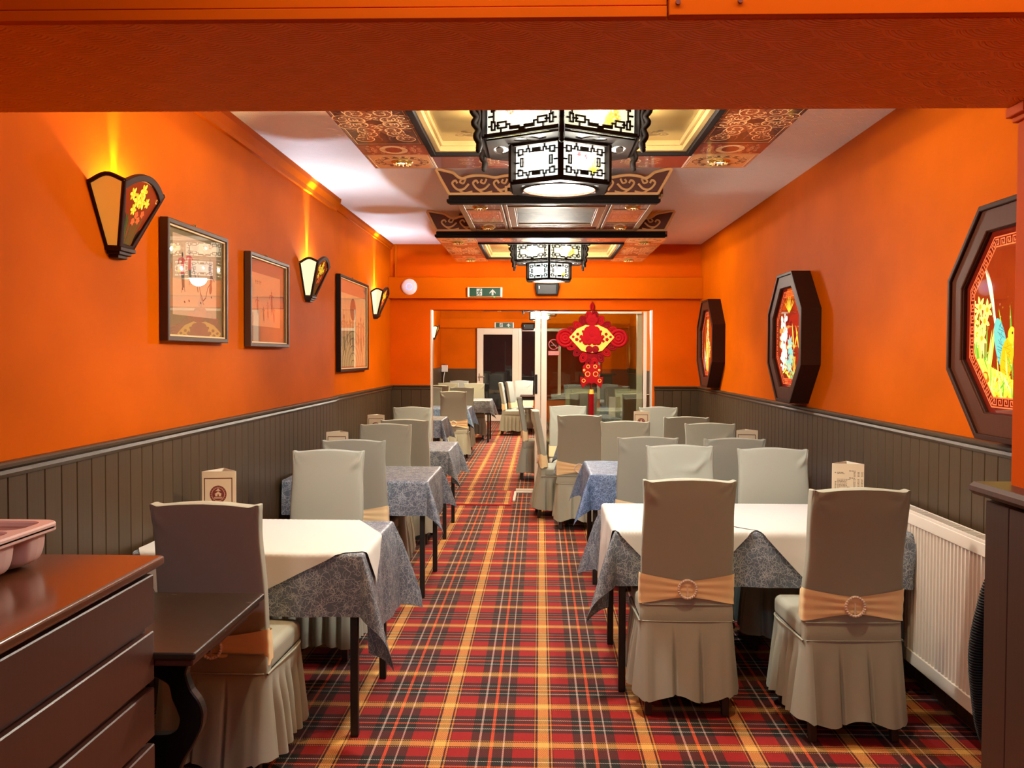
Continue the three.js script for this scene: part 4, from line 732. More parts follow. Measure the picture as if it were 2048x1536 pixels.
    for (let s = 0; s < 8; s++) {
      g.save(); g.translate(c, c); g.rotate(s * PI / 4); g.translate(-side / 2, -ap);
      g.fillStyle = css(96, 20, 8); g.fillRect(-40, -120, side + 80, 120); g.fillRect(2, 0, side - 4, k * 0.78); g.strokeStyle = css(250, 108, 60); g.lineWidth = k * 0.12;
      g.beginPath(); g.moveTo(0, 0); g.lineTo(side, 0); g.moveTo(12, k * 0.8); g.lineTo(side - 12, k * 0.8); g.stroke();
      for (let i = 0; i < n; i++) { const x = i * k + k * 0.12; g.beginPath(); g.moveTo(x, k * 0.8); g.lineTo(x, k * 0.2); g.lineTo(x + k * 0.62, k * 0.2); g.lineTo(x + k * 0.62, k * 0.6); g.lineTo(x + k * 0.3, k * 0.6); g.lineTo(x + k * 0.3, k * 0.4); g.stroke(); }
      g.restore();
    }
  }));
}
function octagon(dc, kind, label) {
  const t = thing('octagonal_light_box', label, 'light box', [XR - 0.002, 1.684, -dc], -PI / 2, 'octagonal light boxes on the orange wall');
  const R = 0.482, Ri = 0.374, D = 0.124, ro = octPts(R), ri = octPts(Ri), rm = octPts(R - 0.012);
  const wall8 = extrude(ro, D, 0.003, [octPts(R - 0.022).reverse()]); obj('side_frame', [wall8], M.lacquer, t);
  const face = extrude(octPts(R - 0.020), 0.018, 0.003, [ri.slice().reverse()]); face.translate(0, 0, D - 0.030); obj('face_board', [face], phys(C(74, 38, 22), { roughness: 0.5, specularIntensity: 0.2, bumpMap: T.grain, bumpScale: 0.0003 }), t);
  const lip = extrude(octPts(Ri + 0.016), 0.012, 0.003, [octPts(Ri - 0.004).reverse()]); lip.translate(0, 0, D - 0.032); obj('inner_moulding', [lip], M.lacquer, t);
  const art = octArt(kind), sh = new THREE.ShapeGeometry(shape(octPts(Ri + 0.004))), p = sh.attributes.position, u = []; for (let i = 0; i < p.count; i++) u.push(p.getX(i) / (2 * Ri) + 0.5, p.getY(i) / (2 * Ri) + 0.5); sh.setAttribute('uv', new THREE.Float32BufferAttribute(u, 2)); sh.translate(0, 0, D - 0.036);
  obj('painted_glass', [sh], phys(C(150, 150, 150), { map: art, emissiveMap: art, emissive: new THREE.Color(1, 1, 1), emissiveIntensity: 1.6, roughness: 0.05, clearcoat: 1, clearcoatRoughness: 0.02 }), t, true);
  return t;
}
octagon(3.456, 0, 'nearest octagonal light box, glowing blue-winged bird on yellow flowers, cut off by the pillar');
octagon(6.49, 1, 'middle octagonal light box with white blossom and turquoise flowers');
octagon(9.59, 2, 'farthest octagonal light box with pale yellow flowers beside the glass door');

// ------------------------------------------------------------------ palace lanterns
const lanternArt = [0, 1, 2, 3].map((k) => tex(canvas(384, 192, (g, w, h) => {
  seed = 60 + k; const tint = [[246, 244, 226], [248, 242, 206], [226, 242, 244], [246, 246, 240]][k]; g.fillStyle = css(...tint); g.fillRect(0, 0, w, h); g.lineCap = 'round';
  if (k === 0) { for (let i = 0; i < 12; i++) stroke(g, css(150, 160, 120, 0.6), 2.5, [[150 + i * 2, 180], [110 + i * 12, rr(60, 120)]]); for (let i = 0; i < 8; i++) flower(g, rr(90, 200), rr(40, 110), rr(10, 18), css(226, 120, 110, 0.7), css(200, 90, 80)); for (let i = 0; i < 8; i++) stroke(g, css(170, 150, 150, 0.6), 4, [[260 + i * 6, 120], [250 + i * 12, rr(20, 60)]]); for (let i = 0; i < 6; i++) blob(g, css(110, 110, 110, 0.6), 330, 30 + i * 14, 2.5, 4); }
  if (k === 1) { for (let i = 0; i < 10; i++) flower(g, rr(150, 330), rr(60, 150), rr(22, 36), css(236, 190, 70, 0.75), css(220, 150, 60)); blob(g, css(150, 200, 200, 0.8), 190, 132, 34, 26); for (let i = 0; i < 6; i++) stroke(g, css(90, 110, 120, 0.7), 3, [[210, 110], [200 + i * 8, rr(40, 70)]]); for (let i = 0; i < 5; i++) blob(g, css(214, 110, 110, 0.7), 210 + i * 6, rr(40, 70), 5, 4); }
  if (k === 2) { for (let i = 0; i < 14; i++) stroke(g, css(120, 150, 170, 0.6), 2.5, [[180 + i * 8, rr(130, 160)], [190 + i * 9, rr(80, 120)]]); for (let i = 0; i < 20; i++) blob(g, css(110, 130, 150, 0.5), rr(120, 300), rr(60, 150), 4, 2.5); }
  if (k === 3) { for (let i = 0; i < 9; i++) leafP(g, css(214, 210, 60, 0.9), 280, 170, -PI / 2 + (i - 4) * 0.22, rr(60, 130), 9); for (let i = 0; i < 5; i++) flower(g, rr(150, 230), rr(60, 95), 22, css(236, 80, 100, 0.85), css(214, 50, 70)); for (let i = 0; i < 6; i++) leafP(g, css(150, 190, 110, 0.8), rr(100, 160), rr(80, 140), rr(-1, 1), 50, 7); stroke(g, css(90, 120, 190), 3, [[130, 120], [138, 150]]); }
})));
const lanternGlass = lanternArt.map((a) => std(C(210, 208, 200), { map: a, emissiveMap: a, emissive: new THREE.Color(1.0, 0.985, 0.95), emissiveIntensity: 1.02, roughness: 0.4 }));
const lanternPlain = glow(255, 250, 238, 1.15);
const vert = (R, k, y) => [R * Math.sin(k * PI / 3), y, R * Math.cos(k * PI / 3)];
function fretBars(w, h, tall) {   // key pattern lattice of one panel, origin at its centre
  const bars = [], th = tall ? 0.0048 : 0.006, add = (x0, y0, x1, y1) => bars.push(box(Math.abs(x1 - x0) + th, Math.abs(y1 - y0) + th, 0.008, (x0 + x1) / 2, (y0 + y1) / 2, 0));
  for (const sx of [-1, 1]) for (const sy of [-1, 1]) {
    const q = (p0, q0, p1, q1) => add(sx * (w / 2 - p0), sy * (h / 2 - q0), sx * (w / 2 - p1), sy * (h / 2 - q1));
    if (tall) { q(.012, .012, .012, h / 2 - .03); q(.012, .012, .034, .012); q(.034, .012, .034, .034); q(.012, .034, .034, .034); q(.034, .023, .052, .023); q(.052, .023, .052, .012); q(.052, .012, .066, .012); q(.066, .012, .066, .026); q(.066, .026, .082, .026); q(.082, .026, w / 2, .012); q(0, .023, .012, .023); q(.023, .05, .023, h / 2); q(.035, .05, .035, h / 2); q(.023, .05, .035, .05); q(.012, h / 2 - .03, .023, h / 2 - .03); q(0, h / 2, .012, h / 2); q(.06, 0, .06, .012); }
    else { q(.014, .014, .014, .05); q(.014, .014, .03, .014); q(.03, .014, .03, .046); q(.014, .046, .03, .046); q(.03, .03, .05, .03); q(.044, .018, .086, .018); q(.044, .018, .044, .042); q(.044, .042, .086, .042); q(.086, .018, .086, .042); q(.086, .03, .104, .03); q(.104, .03, .104, .018); q(.104, .018, w / 2 - .012, .010); q(w / 2 - .012, .010, w / 2, .0); q(.024, .046, .024, h / 2); q(0, h / 2, .024, h / 2); q(0, .03, .014, .03); q(.06, 0, .06, .018); }
  }
  return join(bars);
}
const LT = { up: [2.468, 2.626, 0.372], low: [2.292, 2.448, 0.235] };
const fretUp = fretBars(0.372 - 0.05, 0.14, false), fretLow = fretBars(0.235 - 0.036, 0.134, true);
const hexPts = (R) => [...Array(6)].map((_, k) => [R * Math.sin(k * PI / 3), R * Math.cos(k * PI / 3)]);
const bracketGeo = (() => {   // carved scroll hanging from a corner, in the x y plane, out along +x
  const s = (cx, cy, r, a0, turns, dir) => [...Array(18)].map((_, i) => { const t = i / 17, a = a0 + dir * turns * 2 * PI * t, q = r * (1 - 0.75 * t); return [cx + q * Math.cos(a), cy + q * Math.sin(a), 0]; });
  return join([tube(s(0.052, 2.626, 0.030, -2.2, 1.2, -1).reverse(), 0.0125, 30, 6), tube([[0.03, 2.60, 0], [0.045, 2.57, 0], [0.026, 2.545, 0], [0.038, 2.52, 0], [0.018, 2.495, 0], [0.028, 2.465, 0], [0.010, 2.435, 0], [0.016, 2.415, 0]], 0.013, 40, 6), tube([[0.0, 2.615, 0], [0.018, 2.58, 0], [0.012, 2.55, 0], [0.02, 2.51, 0], [0.008, 2.48, 0], [0.014, 2.45, 0], [0.016, 2.418, 0]], 0.011, 36, 6), (() => { const q = new THREE.SphereGeometry(0.012, 10, 8); q.translate(0.016, 2.41, 0); return q; })()]);
})();
function lantern(x, d, power, label) {
  const t = thing('hexagonal_lantern', label, 'lantern', [x, 0, -d], 0, 'hexagonal ceiling lanterns');
  const tier = (name, [y0, y1, R], fret, arts, gap) => {
    const fr = [];
    for (let k = 0; k < 6; k++) {
      const a = vert(R, k, 0), b = vert(R, k + 1, 0), ang = Math.atan2(b[0] - a[0], b[2] - a[2]);
      const post = box(0.024, y1 - y0, 0.024); post.rotateY(k * PI / 3); post.translate(a[0], (y0 + y1) / 2, a[2]); fr.push(post);
      for (const y of [y0, y1]) { const r = box(0.018, 0.016, R); r.rotateY(ang); r.translate((a[0] + b[0]) / 2, y, (a[2] + b[2]) / 2); fr.push(r); }
    }
    obj(name + '_frame', fr, M.lanternWood, t);
    const ap = R * Math.cos(PI / 6);
    for (let k = 0; k < 6; k++) {
      const an = (k + 0.5) * PI / 3, pg = new THREE.BoxGeometry(R - 0.026, y1 - y0 - 0.014, 0.006), p = obj('glass_panel', [pg], lanternGlass[arts[k]], t, true);
      p.position.set((ap - 0.014) * Math.sin(an), (y0 + y1) / 2, (ap - 0.014) * Math.cos(an)); p.rotation.y = an;
      if (fret) { const f = part('fretwork', fret, M.lanternWood, p); f.position.z = 0.012; }
      if (power) { const l = new THREE.PointLight(C(252, 250, 230), power * POWER.lantern / 6 * (name === 'upper' ? 0.62 : 0.32)); l.name = 'panel_light'; l.castShadow = true; l.shadow.radius = 1; l.position.copy(p.position); t.add(l); }
    }
  };
  tier('upper', LT.up, fretUp, [1, 2, 0, 1, 2, 0]); tier('lower', LT.low, fretLow, [3, 0, 1, 0, 1, 2]);
  const hexPlate = (R, y, th, holes) => { const g = extrude(hexPts(R), th, 0, holes); g.rotateX(-PI / 2); g.translate(0, y, 0); return g; };
  const circle = (cx, cy, rx, ry, rot = 0, n = 28) => [...Array(n)].map((_, i) => { const a = -i / n * 2 * PI, u = rx * Math.cos(a), v = ry * Math.sin(a); return [cx + u * Math.cos(rot) - v * Math.sin(rot), cy + u * Math.sin(rot) + v * Math.cos(rot)]; });
  obj('middle_plate', [hexPlate(0.36, 2.452, 0.008, [...Array(6)].map((_, k) => { const a = (k + 0.5) * PI / 3; return circle(0.255 * Math.sin(a), 0.255 * Math.cos(a), 0.078, 0.034, -a); }))], M.lanternWood, t);
  obj('plate_ornament', [...Array(6)].flatMap((_, k) => { const a = (k + 0.5) * PI / 3; const g = cyl(0.05, 0.05, 0.006, 0, 0, 0, 16); g.scale(1, 1, 0.34); g.rotateY(a); g.translate(0.262 * Math.sin(a), 2.455, -0.262 * Math.cos(a)); return [g]; }), M.lanternWood, t);
  obj('inner_glow', [hexPlate(0.34, 2.4605, 0.002, [])], lanternPlain, t);
  const tri = [...Array(6)].map((_, k) => { const a = k * PI / 3, w = 0.035, c = [0.192 * Math.sin(a), 0.192 * Math.cos(a)]; return [c, [0.168 * Math.sin(a - 0.22), 0.168 * Math.cos(a - 0.22)], [0.168 * Math.sin(a + 0.22), 0.168 * Math.cos(a + 0.22)]].reverse(); });
  obj('bottom_frame', [hexPlate(0.238, 2.280, 0.006, [circle(0, 0, 0.156, 0.156), ...tri])], M.lanternWood, t);
  obj('bottom_ring', [(() => { const q = new THREE.TorusGeometry(0.158, 0.004, 6, 48); q.rotateX(PI / 2); q.translate(0, 2.28, 0); return q; })()], M.lacquer, t);
  const bot = obj('diffuser', [(() => { const g = extrude(hexPts(0.222), 0.008); g.rotateX(-PI / 2); g.translate(0, 2.288, 0); return g; })()], lanternPlain, t);
  if (power) { const l = new THREE.PointLight(C(255, 246, 230), power * POWER.lanternDown); l.name = 'bottom_light'; l.castShadow = true; l.shadow.radius = 4; l.position.set(0, 2.292, 0); t.add(l); }
  for (let k = 0; k < 6; k++) { const b = part('bracket', bracketGeo, M.lanternWood, t); const v = vert(0.38, k, 0); b.position.set(v[0], 0, v[2]); b.rotation.y = k * PI / 3 - PI / 2; }
  obj('stem', [cyl(0.02, 0.02, 0.03, 0, 2.632, 0, 12)], M.black, t);
  return t;
}

// ------------------------------------------------------------------ carved ceiling canopies
const cv = { side: carved(512, 1024, css(62, 20, 10), css(124, 58, 32), css(246, 196, 132), 'dense', 11), strip: carved(1024, 256, css(136, 36, 18), css(160, 86, 50), css(238, 200, 144), 'strip', 23), square: carved(512, 512, css(226, 170, 112), css(70, 24, 14), css(240, 196, 134), 'square', 31), small: carved(512, 512, css(146, 74, 44), css(190, 112, 66), css(226, 168, 108), 'dense', 47) };
for (const k in cv) cv[k] = phys(new THREE.Color(0.85, 0.85, 0.85), { map: cv[k].map, bumpMap: cv[k].bump, bumpScale: 0.0025, roughness: 0.36, clearcoat: 0.6, clearcoatRoughness: 0.06 });
const cofferTex = tex(canvas(1024, 1024, (g, W) => {
  g.fillStyle = css(138, 108, 60); g.fillRect(0, 0, W, W);
  for (const fx of [1, -1]) for (const fy of [1, -1]) {
    g.save(); g.translate(W / 2, W / 2); g.scale(fx, fy); seed = 91; g.lineCap = 'round';
    for (let i = 0; i < 26; i++) { const u = rnd(), v = rnd() * (1 - u), x = 440 - u * 250, y = 440 - v * 120; g.strokeStyle = i & 1 ? css(62, 36, 18) : css(78, 48, 22); g.lineWidth = 9; spiral(g, x, y, rr(12, 30), 1.3, i & 1 ? 1 : -1, rr(0, 6)); }
    blob(g, css(56, 20, 12), 352, 408, 56, 22); g.restore();
  }
}));
const cofferM = std(new THREE.Color(1, 1, 1), { map: cofferTex, roughness: 0.2 });
const landscapeTex = tex(canvas(1024, 512, (g, w, h) => { g.fillStyle = css(104, 96, 66); g.fillRect(0, 0, w, h); seed = 77; for (let i = 0; i < 300; i++) blob(g, [css(70, 74, 54, 0.25), css(130, 122, 84, 0.25), css(52, 54, 42, 0.25)][i % 3], rnd() * w, h * (0.3 + 0.6 * rnd()), rr(20, 120), rr(6, 26)); for (let i = 0; i < 8; i++) { g.fillStyle = css(64, 66, 50, 0.5); g.beginPath(); const x = rnd() * w; g.moveTo(x - 140, h * 0.8); g.lineTo(x, h * rr(0.2, 0.5)); g.lineTo(x + 150, h * 0.8); g.fill(); } }));
const landscapeM = std(new THREE.Color(1, 1, 1), { map: landscapeTex, roughness: 0.6 });
// a board facing down with its own picture, x0..x1 by z0..z1 (near to far), underside at y
function board(name, x0, x1, zn, zf, y, m, parent, th = 0.012) {
  const g = new RoundedBoxGeometry(Math.abs(x1 - x0), th, Math.abs(zn - zf), 1, 0.003); g.translate((x0 + x1) / 2, y + th / 2, (zn + zf) / 2);
  const p = g.attributes.position, u = g.attributes.uv; for (let i = 0; i < p.count; i++) u.setXY(i, (p.getX(i) - x0) / (x1 - x0), (p.getZ(i) - zf) / (zn - zf));
  return obj(name, [g], m, parent, true);
}
const strips = (x0, x1, zn, zf, w, y0, y1) => [span(x0, x1, y0, y1, zn, zn - w, 0.003), span(x0, x1, y0, y1, zf + w, zf, 0.003), span(x0, x0 + w, y0, y1, zn - w, zf + w, 0.003), span(x1 - w, x1, y0, y1, zn - w, zf + w, 0.003)];
function canopy(xc, dc, label, ceil = CEIL) {
  const t = thing('ceiling_canopy', label, 'carved ceiling', [xc, 0, -dc], 0, 'carved ceiling canopies');
  const hw = 1.008, hl = 1.005, q = 0.345, y = 2.577;
  obj('base_board', [...strips(-hw + 0.004, hw - 0.004, hl - 0.004, -hl + 0.004, q, y + 0.012, y + 0.06), span(-hw + q, hw - q, 2.66, 2.68, hl - q, -hl + q)], M.redwood, t);
  for (const sx of [-1, 1]) for (const sz of [-1, 1]) board('corner_panel', sx * (hw - q), sx * hw, sz > 0 ? hl : -hl + q, sz > 0 ? hl - q : -hl, y, cv.square, t);
  for (const sx of [-1, 1]) { board('side_panel', sx < 0 ? -hw : hw - q, sx < 0 ? -hw + q : hw, hl - q - 0.22, -hl + q + 0.22, y, cv.side, t); for (const sz of [-1, 1]) board('band_panel', sx < 0 ? -hw : hw - q, sx < 0 ? -hw + q : hw, sz > 0 ? hl - q : -hl + q + 0.22, sz > 0 ? hl - q - 0.22 : -hl + q, y, cv.strip, t); }
  for (const sz of [-1, 1]) board('end_panel', -hw + q, hw - q, sz > 0 ? hl : -hl + q, sz > 0 ? hl - q : -hl, y, cv.strip, t);
  obj('black_frame', strips(-hw + q, hw - q, hl - q, -hl + q, 0.030, y - 0.012, y + 0.03), M.lanternWood, t);
  obj('cream_moulding', [...strips(-hw + q + 0.030, hw - q - 0.030, hl - q - 0.030, -hl + q + 0.030, 0.026, y + 0.006, y + 0.05), ...strips(-hw + q + 0.056, hw - q - 0.056, hl - q - 0.056, -hl + q + 0.056, 0.014, y + 0.030, y + 0.06)], M.cream, t);
  const a = hw - q - 0.069; board('cream_panel', -a, a, a, -a, y + 0.053, cofferM, t);
  obj('hanger', [-0.8, 0.8].flatMap((x) => [-0.8, 0.8].map((z) => span(x - 0.02, x + 0.02, y + 0.06, ceil, z - 0.02, z + 0.02))), M.redwood, t);
  return t;
}
canopy(0.100, 4.11, 'carved red canopy with cream centre round the nearer big lantern');
canopy(0.095, 9.13, 'carved red canopy with cream centre round the farther lantern');
{
  const t = thing('ceiling_panel', 'cream-framed ceiling panel with painted landscape between the two lanterns', 'carved ceiling', [0.115, 0, 0]);
  const x0 = -0.715, x1 = 0.715, zn = -6.37, zf = -8.09, y = 2.64, c = 0.30;
  obj('base_board', [span(x0, x1, y + 0.012, y + 0.05, zn, zf)], M.redwood, t);
  obj('cream_frame', [...strips(x0, x1, zn, zf, 0.045, y - 0.006, y + 0.02), span(x0 + c, x0 + c + 0.022, y - 0.006, y + 0.016, zn, zf, 0.003), span(x0 + c + 0.036, x0 + c + 0.058, y - 0.006, y + 0.016, zn, zf, 0.003), span(x1 - c - 0.022, x1 - c, y - 0.006, y + 0.016, zn, zf, 0.003), span(x1 - c - 0.058, x1 - c - 0.036, y - 0.006, y + 0.016, zn, zf, 0.003)], M.cream, t);
  for (const s of [-1, 1]) { const a = s < 0 ? x0 + 0.045 : x1 - c, b = s < 0 ? x0 + c : x1 - 0.045; board('light_panel', a, b, -6.42, -6.95, y, cv.strip, t); board('carved_panel', a, b, -6.99, -7.62, y, cv.small, t); board('light_panel', a, b, -7.66, -8.05, y, cv.strip, t); obj('divider', [span(a, b, y - 0.005, y + 0.012, -6.95, -6.99, 0.003), span(a, b, y - 0.005, y + 0.012, -7.62, -7.66, 0.003)], M.cream, t); }
  const u0 = x0 + c + 0.06, u1 = x1 - c - 0.06;
  board('red_panel', u0, u1, -6.42, -6.78, y, cv.strip, t); board('red_panel', u0, u1, -7.84, -8.05, y, cv.strip, t);
  obj('inner_frame', [...strips(u0, u1, -6.80, -7.84, 0.05, y - 0.008, y + 0.012), ...strips(u0 + 0.05, u1 - 0.05, -6.85, -7.70, 0.012, y - 0.002, y + 0.012), span(u0 + 0.05, u1 - 0.05, y - 0.004, y + 0.012, -7.70, -7.79)], M.cream, t);
  board('painted_panel', u0 + 0.062, u1 - 0.062, -6.862, -7.688, y + 0.004, landscapeM, t, 0.008);
}
// cut fretwork valances, black rail below
function valance(xc, d, wTop, wBot, label) {
  const t = thing('fretwork_valance', label, 'valance', [xc, 0, -d], 0, 'gilded fretwork valances');
  const y0 = 2.64, y1 = 2.808, H = y1 - y0, hT = wTop / 2, hB = wBot / 2;
  obj('black_rail', [span(-hB - 0.004, hB + 0.004, 2.578, 2.634, 0.02, -0.05, 0.006), span(-hB - 0.016, hB + 0.016, 2.586, 2.606, 0.028, -0.05, 0.004)], M.lanternWood, t);
  const xs = (u, v) => u * lerp(hB, hT, v);             // u from -1 to 1 across, v from 0 to 1 up
  const topV = (a) => { const b = 1 - a; return b < 0.06 ? 1 : b < 0.2 ? lerp(1, 0.66, sstep(0.06, 0.2, b)) + 0.05 * Math.sin(b * 60) : 0.66 + 0.10 * Math.abs(Math.sin((b - 0.2) * 11)) - (b > 0.85 ? 0.1 : 0); };
  const line = []; for (let i = -60; i <= 60; i++) { const u = i / 60, v = topV(Math.abs(u)); line.push([xs(u, v), y0 + v * H]); }
  const back = extrude([[-hB, y0], [hB, y0], ...line.slice().reverse()], 0.010, 0); back.translate(0, 0, -0.008); obj('backing', [back], std(C(84, 36, 18), { roughness: 0.6, bumpMap: T.grain, bumpScale: 0.0003 }), t);
  const flat = (pts, r = 0.010, n = 60) => { const g = tube(pts.map(([x, y]) => [x, y, 0]), r, n, 6); g.scale(1, 1, 0.7); g.translate(0, 0, 0.006); return g; };
  const gs = [flat(line.filter((_, i) => i % 2 === 0), 0.011, 160)];
  for (const s of [-1, 1]) {
    gs.push(flat([[s * hB, y0 + 0.004], [s * lerp(hB, hT, 0.5), y0 + H * 0.5], [s * hT, y1]], 0.011, 10));
    const n = Math.round(hB / 0.155);
    for (let i = 0; i < n; i++) {
      const u = (i + 0.5) / n * 0.94, w = hB / n;
      gs.push(flat([[s * (xs(u, 0.5) - w * 0.45), y0 + H * 0.42], [s * xs(u, 0.4) - s * w * 0.15, y0 + H * 0.22], [s * xs(u, 0.4) + s * w * 0.15, y0 + H * 0.2], [s * xs(u, 0.5) + s * w * 0.35, y0 + H * 0.46], [s * xs(u, 0.5) + s * w * 0.2, y0 + H * 0.56], [s * xs(u, 0.5) + s * w * 0.1, y0 + H * 0.44]], 0.008, 34));
      gs.push(flat([[s * (xs(u, 0.5) - w * 0.3), y0 + H * 0.62], [s * (xs(u, 0.5) - w * 0.18), y0 + H * 0.44], [s * (xs(u, 0.5) - w * 0.02), y0 + H * 0.5], [s * (xs(u, 0.5) - w * 0.1), y0 + H * 0.6]], 0.007, 24));
      gs.push(flat([[s * (xs(u, 0.1) - w * 0.4), y0 + H * 0.12], [s * xs(u, 0.1), y0 + H * 0.06], [s * (xs(u, 0.1) + w * 0.3), y0 + H * 0.2]], 0.007, 20));
    }
    gs.push(...strips(s * hB * 0.42 - 0.03, s * hB * 0.42 + 0.03, 0, 0, 0, 0, 0).slice(0, 0), span(s * hB * 0.42 - 0.032, s * hB * 0.42 + 0.032, y0 + 0.006, y0 + 0.056, 0.010, 0.0, 0.002));
  }
  gs.push(span(-hB, hB, y0 - 0.006, y0 + 0.012, 0.014, -0.008, 0.003));
  obj('gilt_scrollwork', gs, M.gold, t);
  obj('square_inset', [-1, 1].map((s) => span(s * hB * 0.42 - 0.014, s * hB * 0.42 + 0.014, y0 + 0.02, y0 + 0.044, 0.012, 0.0)), M.lacquer, t);
  return t;
}
valance(0.085, 6.31, 1.59, 1.405, 'narrower gilded fretwork valance with black rail behind the nearer lantern');
valance(0.085, 8.13, 2.15, 1.98, 'wider gilded fretwork valance with black rail before the farther lantern');

lantern(0.082, 4.11, 1, 'big hexagonal two-tier lantern nearest the beam, black fretwork over lit painted panels');
lantern(0.082, 9.13, 1.25, 'farther hexagonal two-tier lantern hanging before the orange end beam');
lantern(0.0, 19.0, 3, 'lantern in the second room, only a sliver showing at the doorway top');

// downlights: gold ring, bright lens, spot
const ringGeo = (() => { const g = new THREE.LatheGeometry([[0.030, 0.006], [0.034, -0.010], [0.042, -0.014], [0.050, -0.010], [0.058, -0.002], [0.060, 0.004], [0.052, 0.006]].map((p) => new THREE.Vector2(...p)), 28); return prep(g); })();
const lensGeo = prep(cyl(0.032, 0.028, 0.008, 0, -0.002, 0, 20)), rayGeo = prep(join([...Array(10)].map((_, i) => { const g = box(0.006, 0.01, 0.016, 0, -0.012, 0.040, 0.002); g.rotateY(i / 10 * 2 * PI); return g; })));
const lensWarm = glow(255, 236, 196, 3.5), lensCool = glow(246, 255, 250, 4), brassM = M.brass;
function downlight(x, d, y, cool, k, label) {
  const t = thing('downlight', label, 'ceiling light', [x, y, -d], 0, 'gold-rimmed downlights');
  part('rim', ringGeo, brassM, t); part('ray_ring', rayGeo, M.gold, t); part('lens', lensGeo, cool ? lensCool : lensWarm, t);
  const l = new THREE.SpotLight(cool ? C(240, 250, 255) : C(255, 226, 176), k * POWER.spot, 0, 1.05, 0.8); l.name = 'spot'; l.position.set(0, -0.012, 0); l.castShadow = true; l.shadow.radius = 1.2; t.add(l);
  l.target.position.set(x, 0, -d); l.target.updateMatrixWorld(); return t;
}
for (const [x, d, y, c, k, l] of [
  [-0.735, 4.945, 2.577, 1, 1, 'bright downlight in the canopy corner nearest the picture wall, before the first valance'], [0.935, 4.945, 2.577, 1, 1, 'bright downlight in the canopy corner on the octagon side, before the first valance'],
  [-0.735, 3.27, 2.577, 0, 1, 'downlight in the near canopy hidden above the beam, picture side'], [0.935, 3.27, 2.577, 0, 1, 'downlight in the near canopy hidden above the beam, octagon side'],
  [-0.445, 6.86, 2.64, 0, 0.9, 'warm downlight just behind the first black rail, picture side of the cream panel'], [0.675, 6.86, 2.64, 0, 0.9, 'warm downlight just behind the first black rail, octagon side of the cream panel'],
  [-0.445, 7.92, 2.64, 0, 0.9, 'warm downlight just above the second black rail, picture side of the cream panel'], [0.675, 7.92, 2.64, 1, 0.9, 'white downlight just above the second black rail, octagon side of the cream panel'],
  [-0.745, 8.42, 2.577, 0, 0.9, 'warm downlight just below the second black rail, picture side of the farther canopy'], [0.935, 8.42, 2.577, 0, 0.9, 'yellow downlight just below the second black rail, octagon side of the farther canopy'],
  [-0.745, 9.96, 2.577, 0, 0.8, 'small downlight in the far canopy corner above the exit sign'], [0.935, 9.96, 2.577, 1, 0.8, 'small bright downlight in the far canopy corner on the octagon side'],
]) downlight(x, d, y, c, k, l);
{
  const t = thing('ceiling_canopy', 'plain red canopy in the second room, only its lights showing through the doorway', 'carved ceiling', [-0.3, 0, -20.2]);
  obj('base_board', [box(2.0, 0.05, 2.0, 0, 2.602, 0, 0.006)], M.redwood, t); obj('hanger', [box(0.04, 0.14, 0.04, 0.5, 2.69, 0), box(0.04, 0.14, 0.04, -0.5, 2.69, 0)], M.redwood, t); obj('rim', strips(-1, 1, 1, -1, 0.03, 2.572, 2.60), M.black, t);
}
for (const [x, d, l] of [[-0.94, 20.4, 'first tiny downlight at the top of the doorway, second room'], [-0.92, 21.0, 'second tiny downlight at the top of the doorway, lower and farther']]) downlight(x, d, 2.572, 0, 1.2, l);
for (const [x, d, l] of [[-1.2, 13.2, 'out of sight downlight over the pale blue table'], [1.1, 13.5, 'out of sight downlight over the table behind the glass'], [-1.2, 16.6, 'out of sight downlight over the farthest clothed table']]) downlight(x, d, BC, 0, 8, l);

// ------------------------------------------------------------------ things on the end wall
{
  const t = thing('access_point', 'round white disc with a glowing blue ring on the end beam', 'wifi disc', [-1.469, 2.322, -END + 0.16]);
  const g = new THREE.LatheGeometry([[0, 0.028], [0.05, 0.027], [0.075, 0.022], [0.088, 0.010], [0.09, 0]].map((p) => new THREE.Vector2(...p)), 40); g.rotateX(PI / 2); obj('shell', [g], std(C(226, 206, 214), { roughness: 0.4, bumpMap: T.roller, bumpScale: 0.0001 }), t);
  const r = new THREE.TorusGeometry(0.034, 0.0045, 8, 36); r.translate(0, 0, 0.0275); obj('light_ring', [r], glow(110, 150, 255, 1.6), t);
}
const signTex = tex(canvas(512, 150, (g, w, h) => {
  g.fillStyle = css(10, 84, 52); g.fillRect(0, 0, w, h); g.fillStyle = '#f4f0e0'; g.fillRect(118, 14, 92, 122);
  g.fillStyle = g.strokeStyle = css(10, 84, 52); g.lineWidth = 13; g.lineCap = 'round'; g.lineJoin = 'round';
  blob(g, css(10, 84, 52), 178, 34, 10, 10); stroke(g, css(10, 84, 52), 17, [[168, 52], [156, 82]]); stroke(g, css(10, 84, 52), 11, [[168, 54], [188, 64], [200, 56]]); stroke(g, css(10, 84, 52), 11, [[164, 56], [142, 58], [132, 74]]); stroke(g, css(10, 84, 52), 12, [[156, 84], [178, 98], [172, 124]]); stroke(g, css(10, 84, 52), 12, [[154, 84], [144, 108], [112, 116]]);
  g.fillStyle = '#f4f0e0'; g.beginPath(); g.moveTo(384, 22); g.lineTo(434, 78); g.lineTo(434, 104); g.lineTo(400, 70); g.lineTo(400, 132); g.lineTo(368, 132); g.lineTo(368, 70); g.lineTo(334, 104); g.lineTo(334, 78); g.closePath(); g.fill();
}));
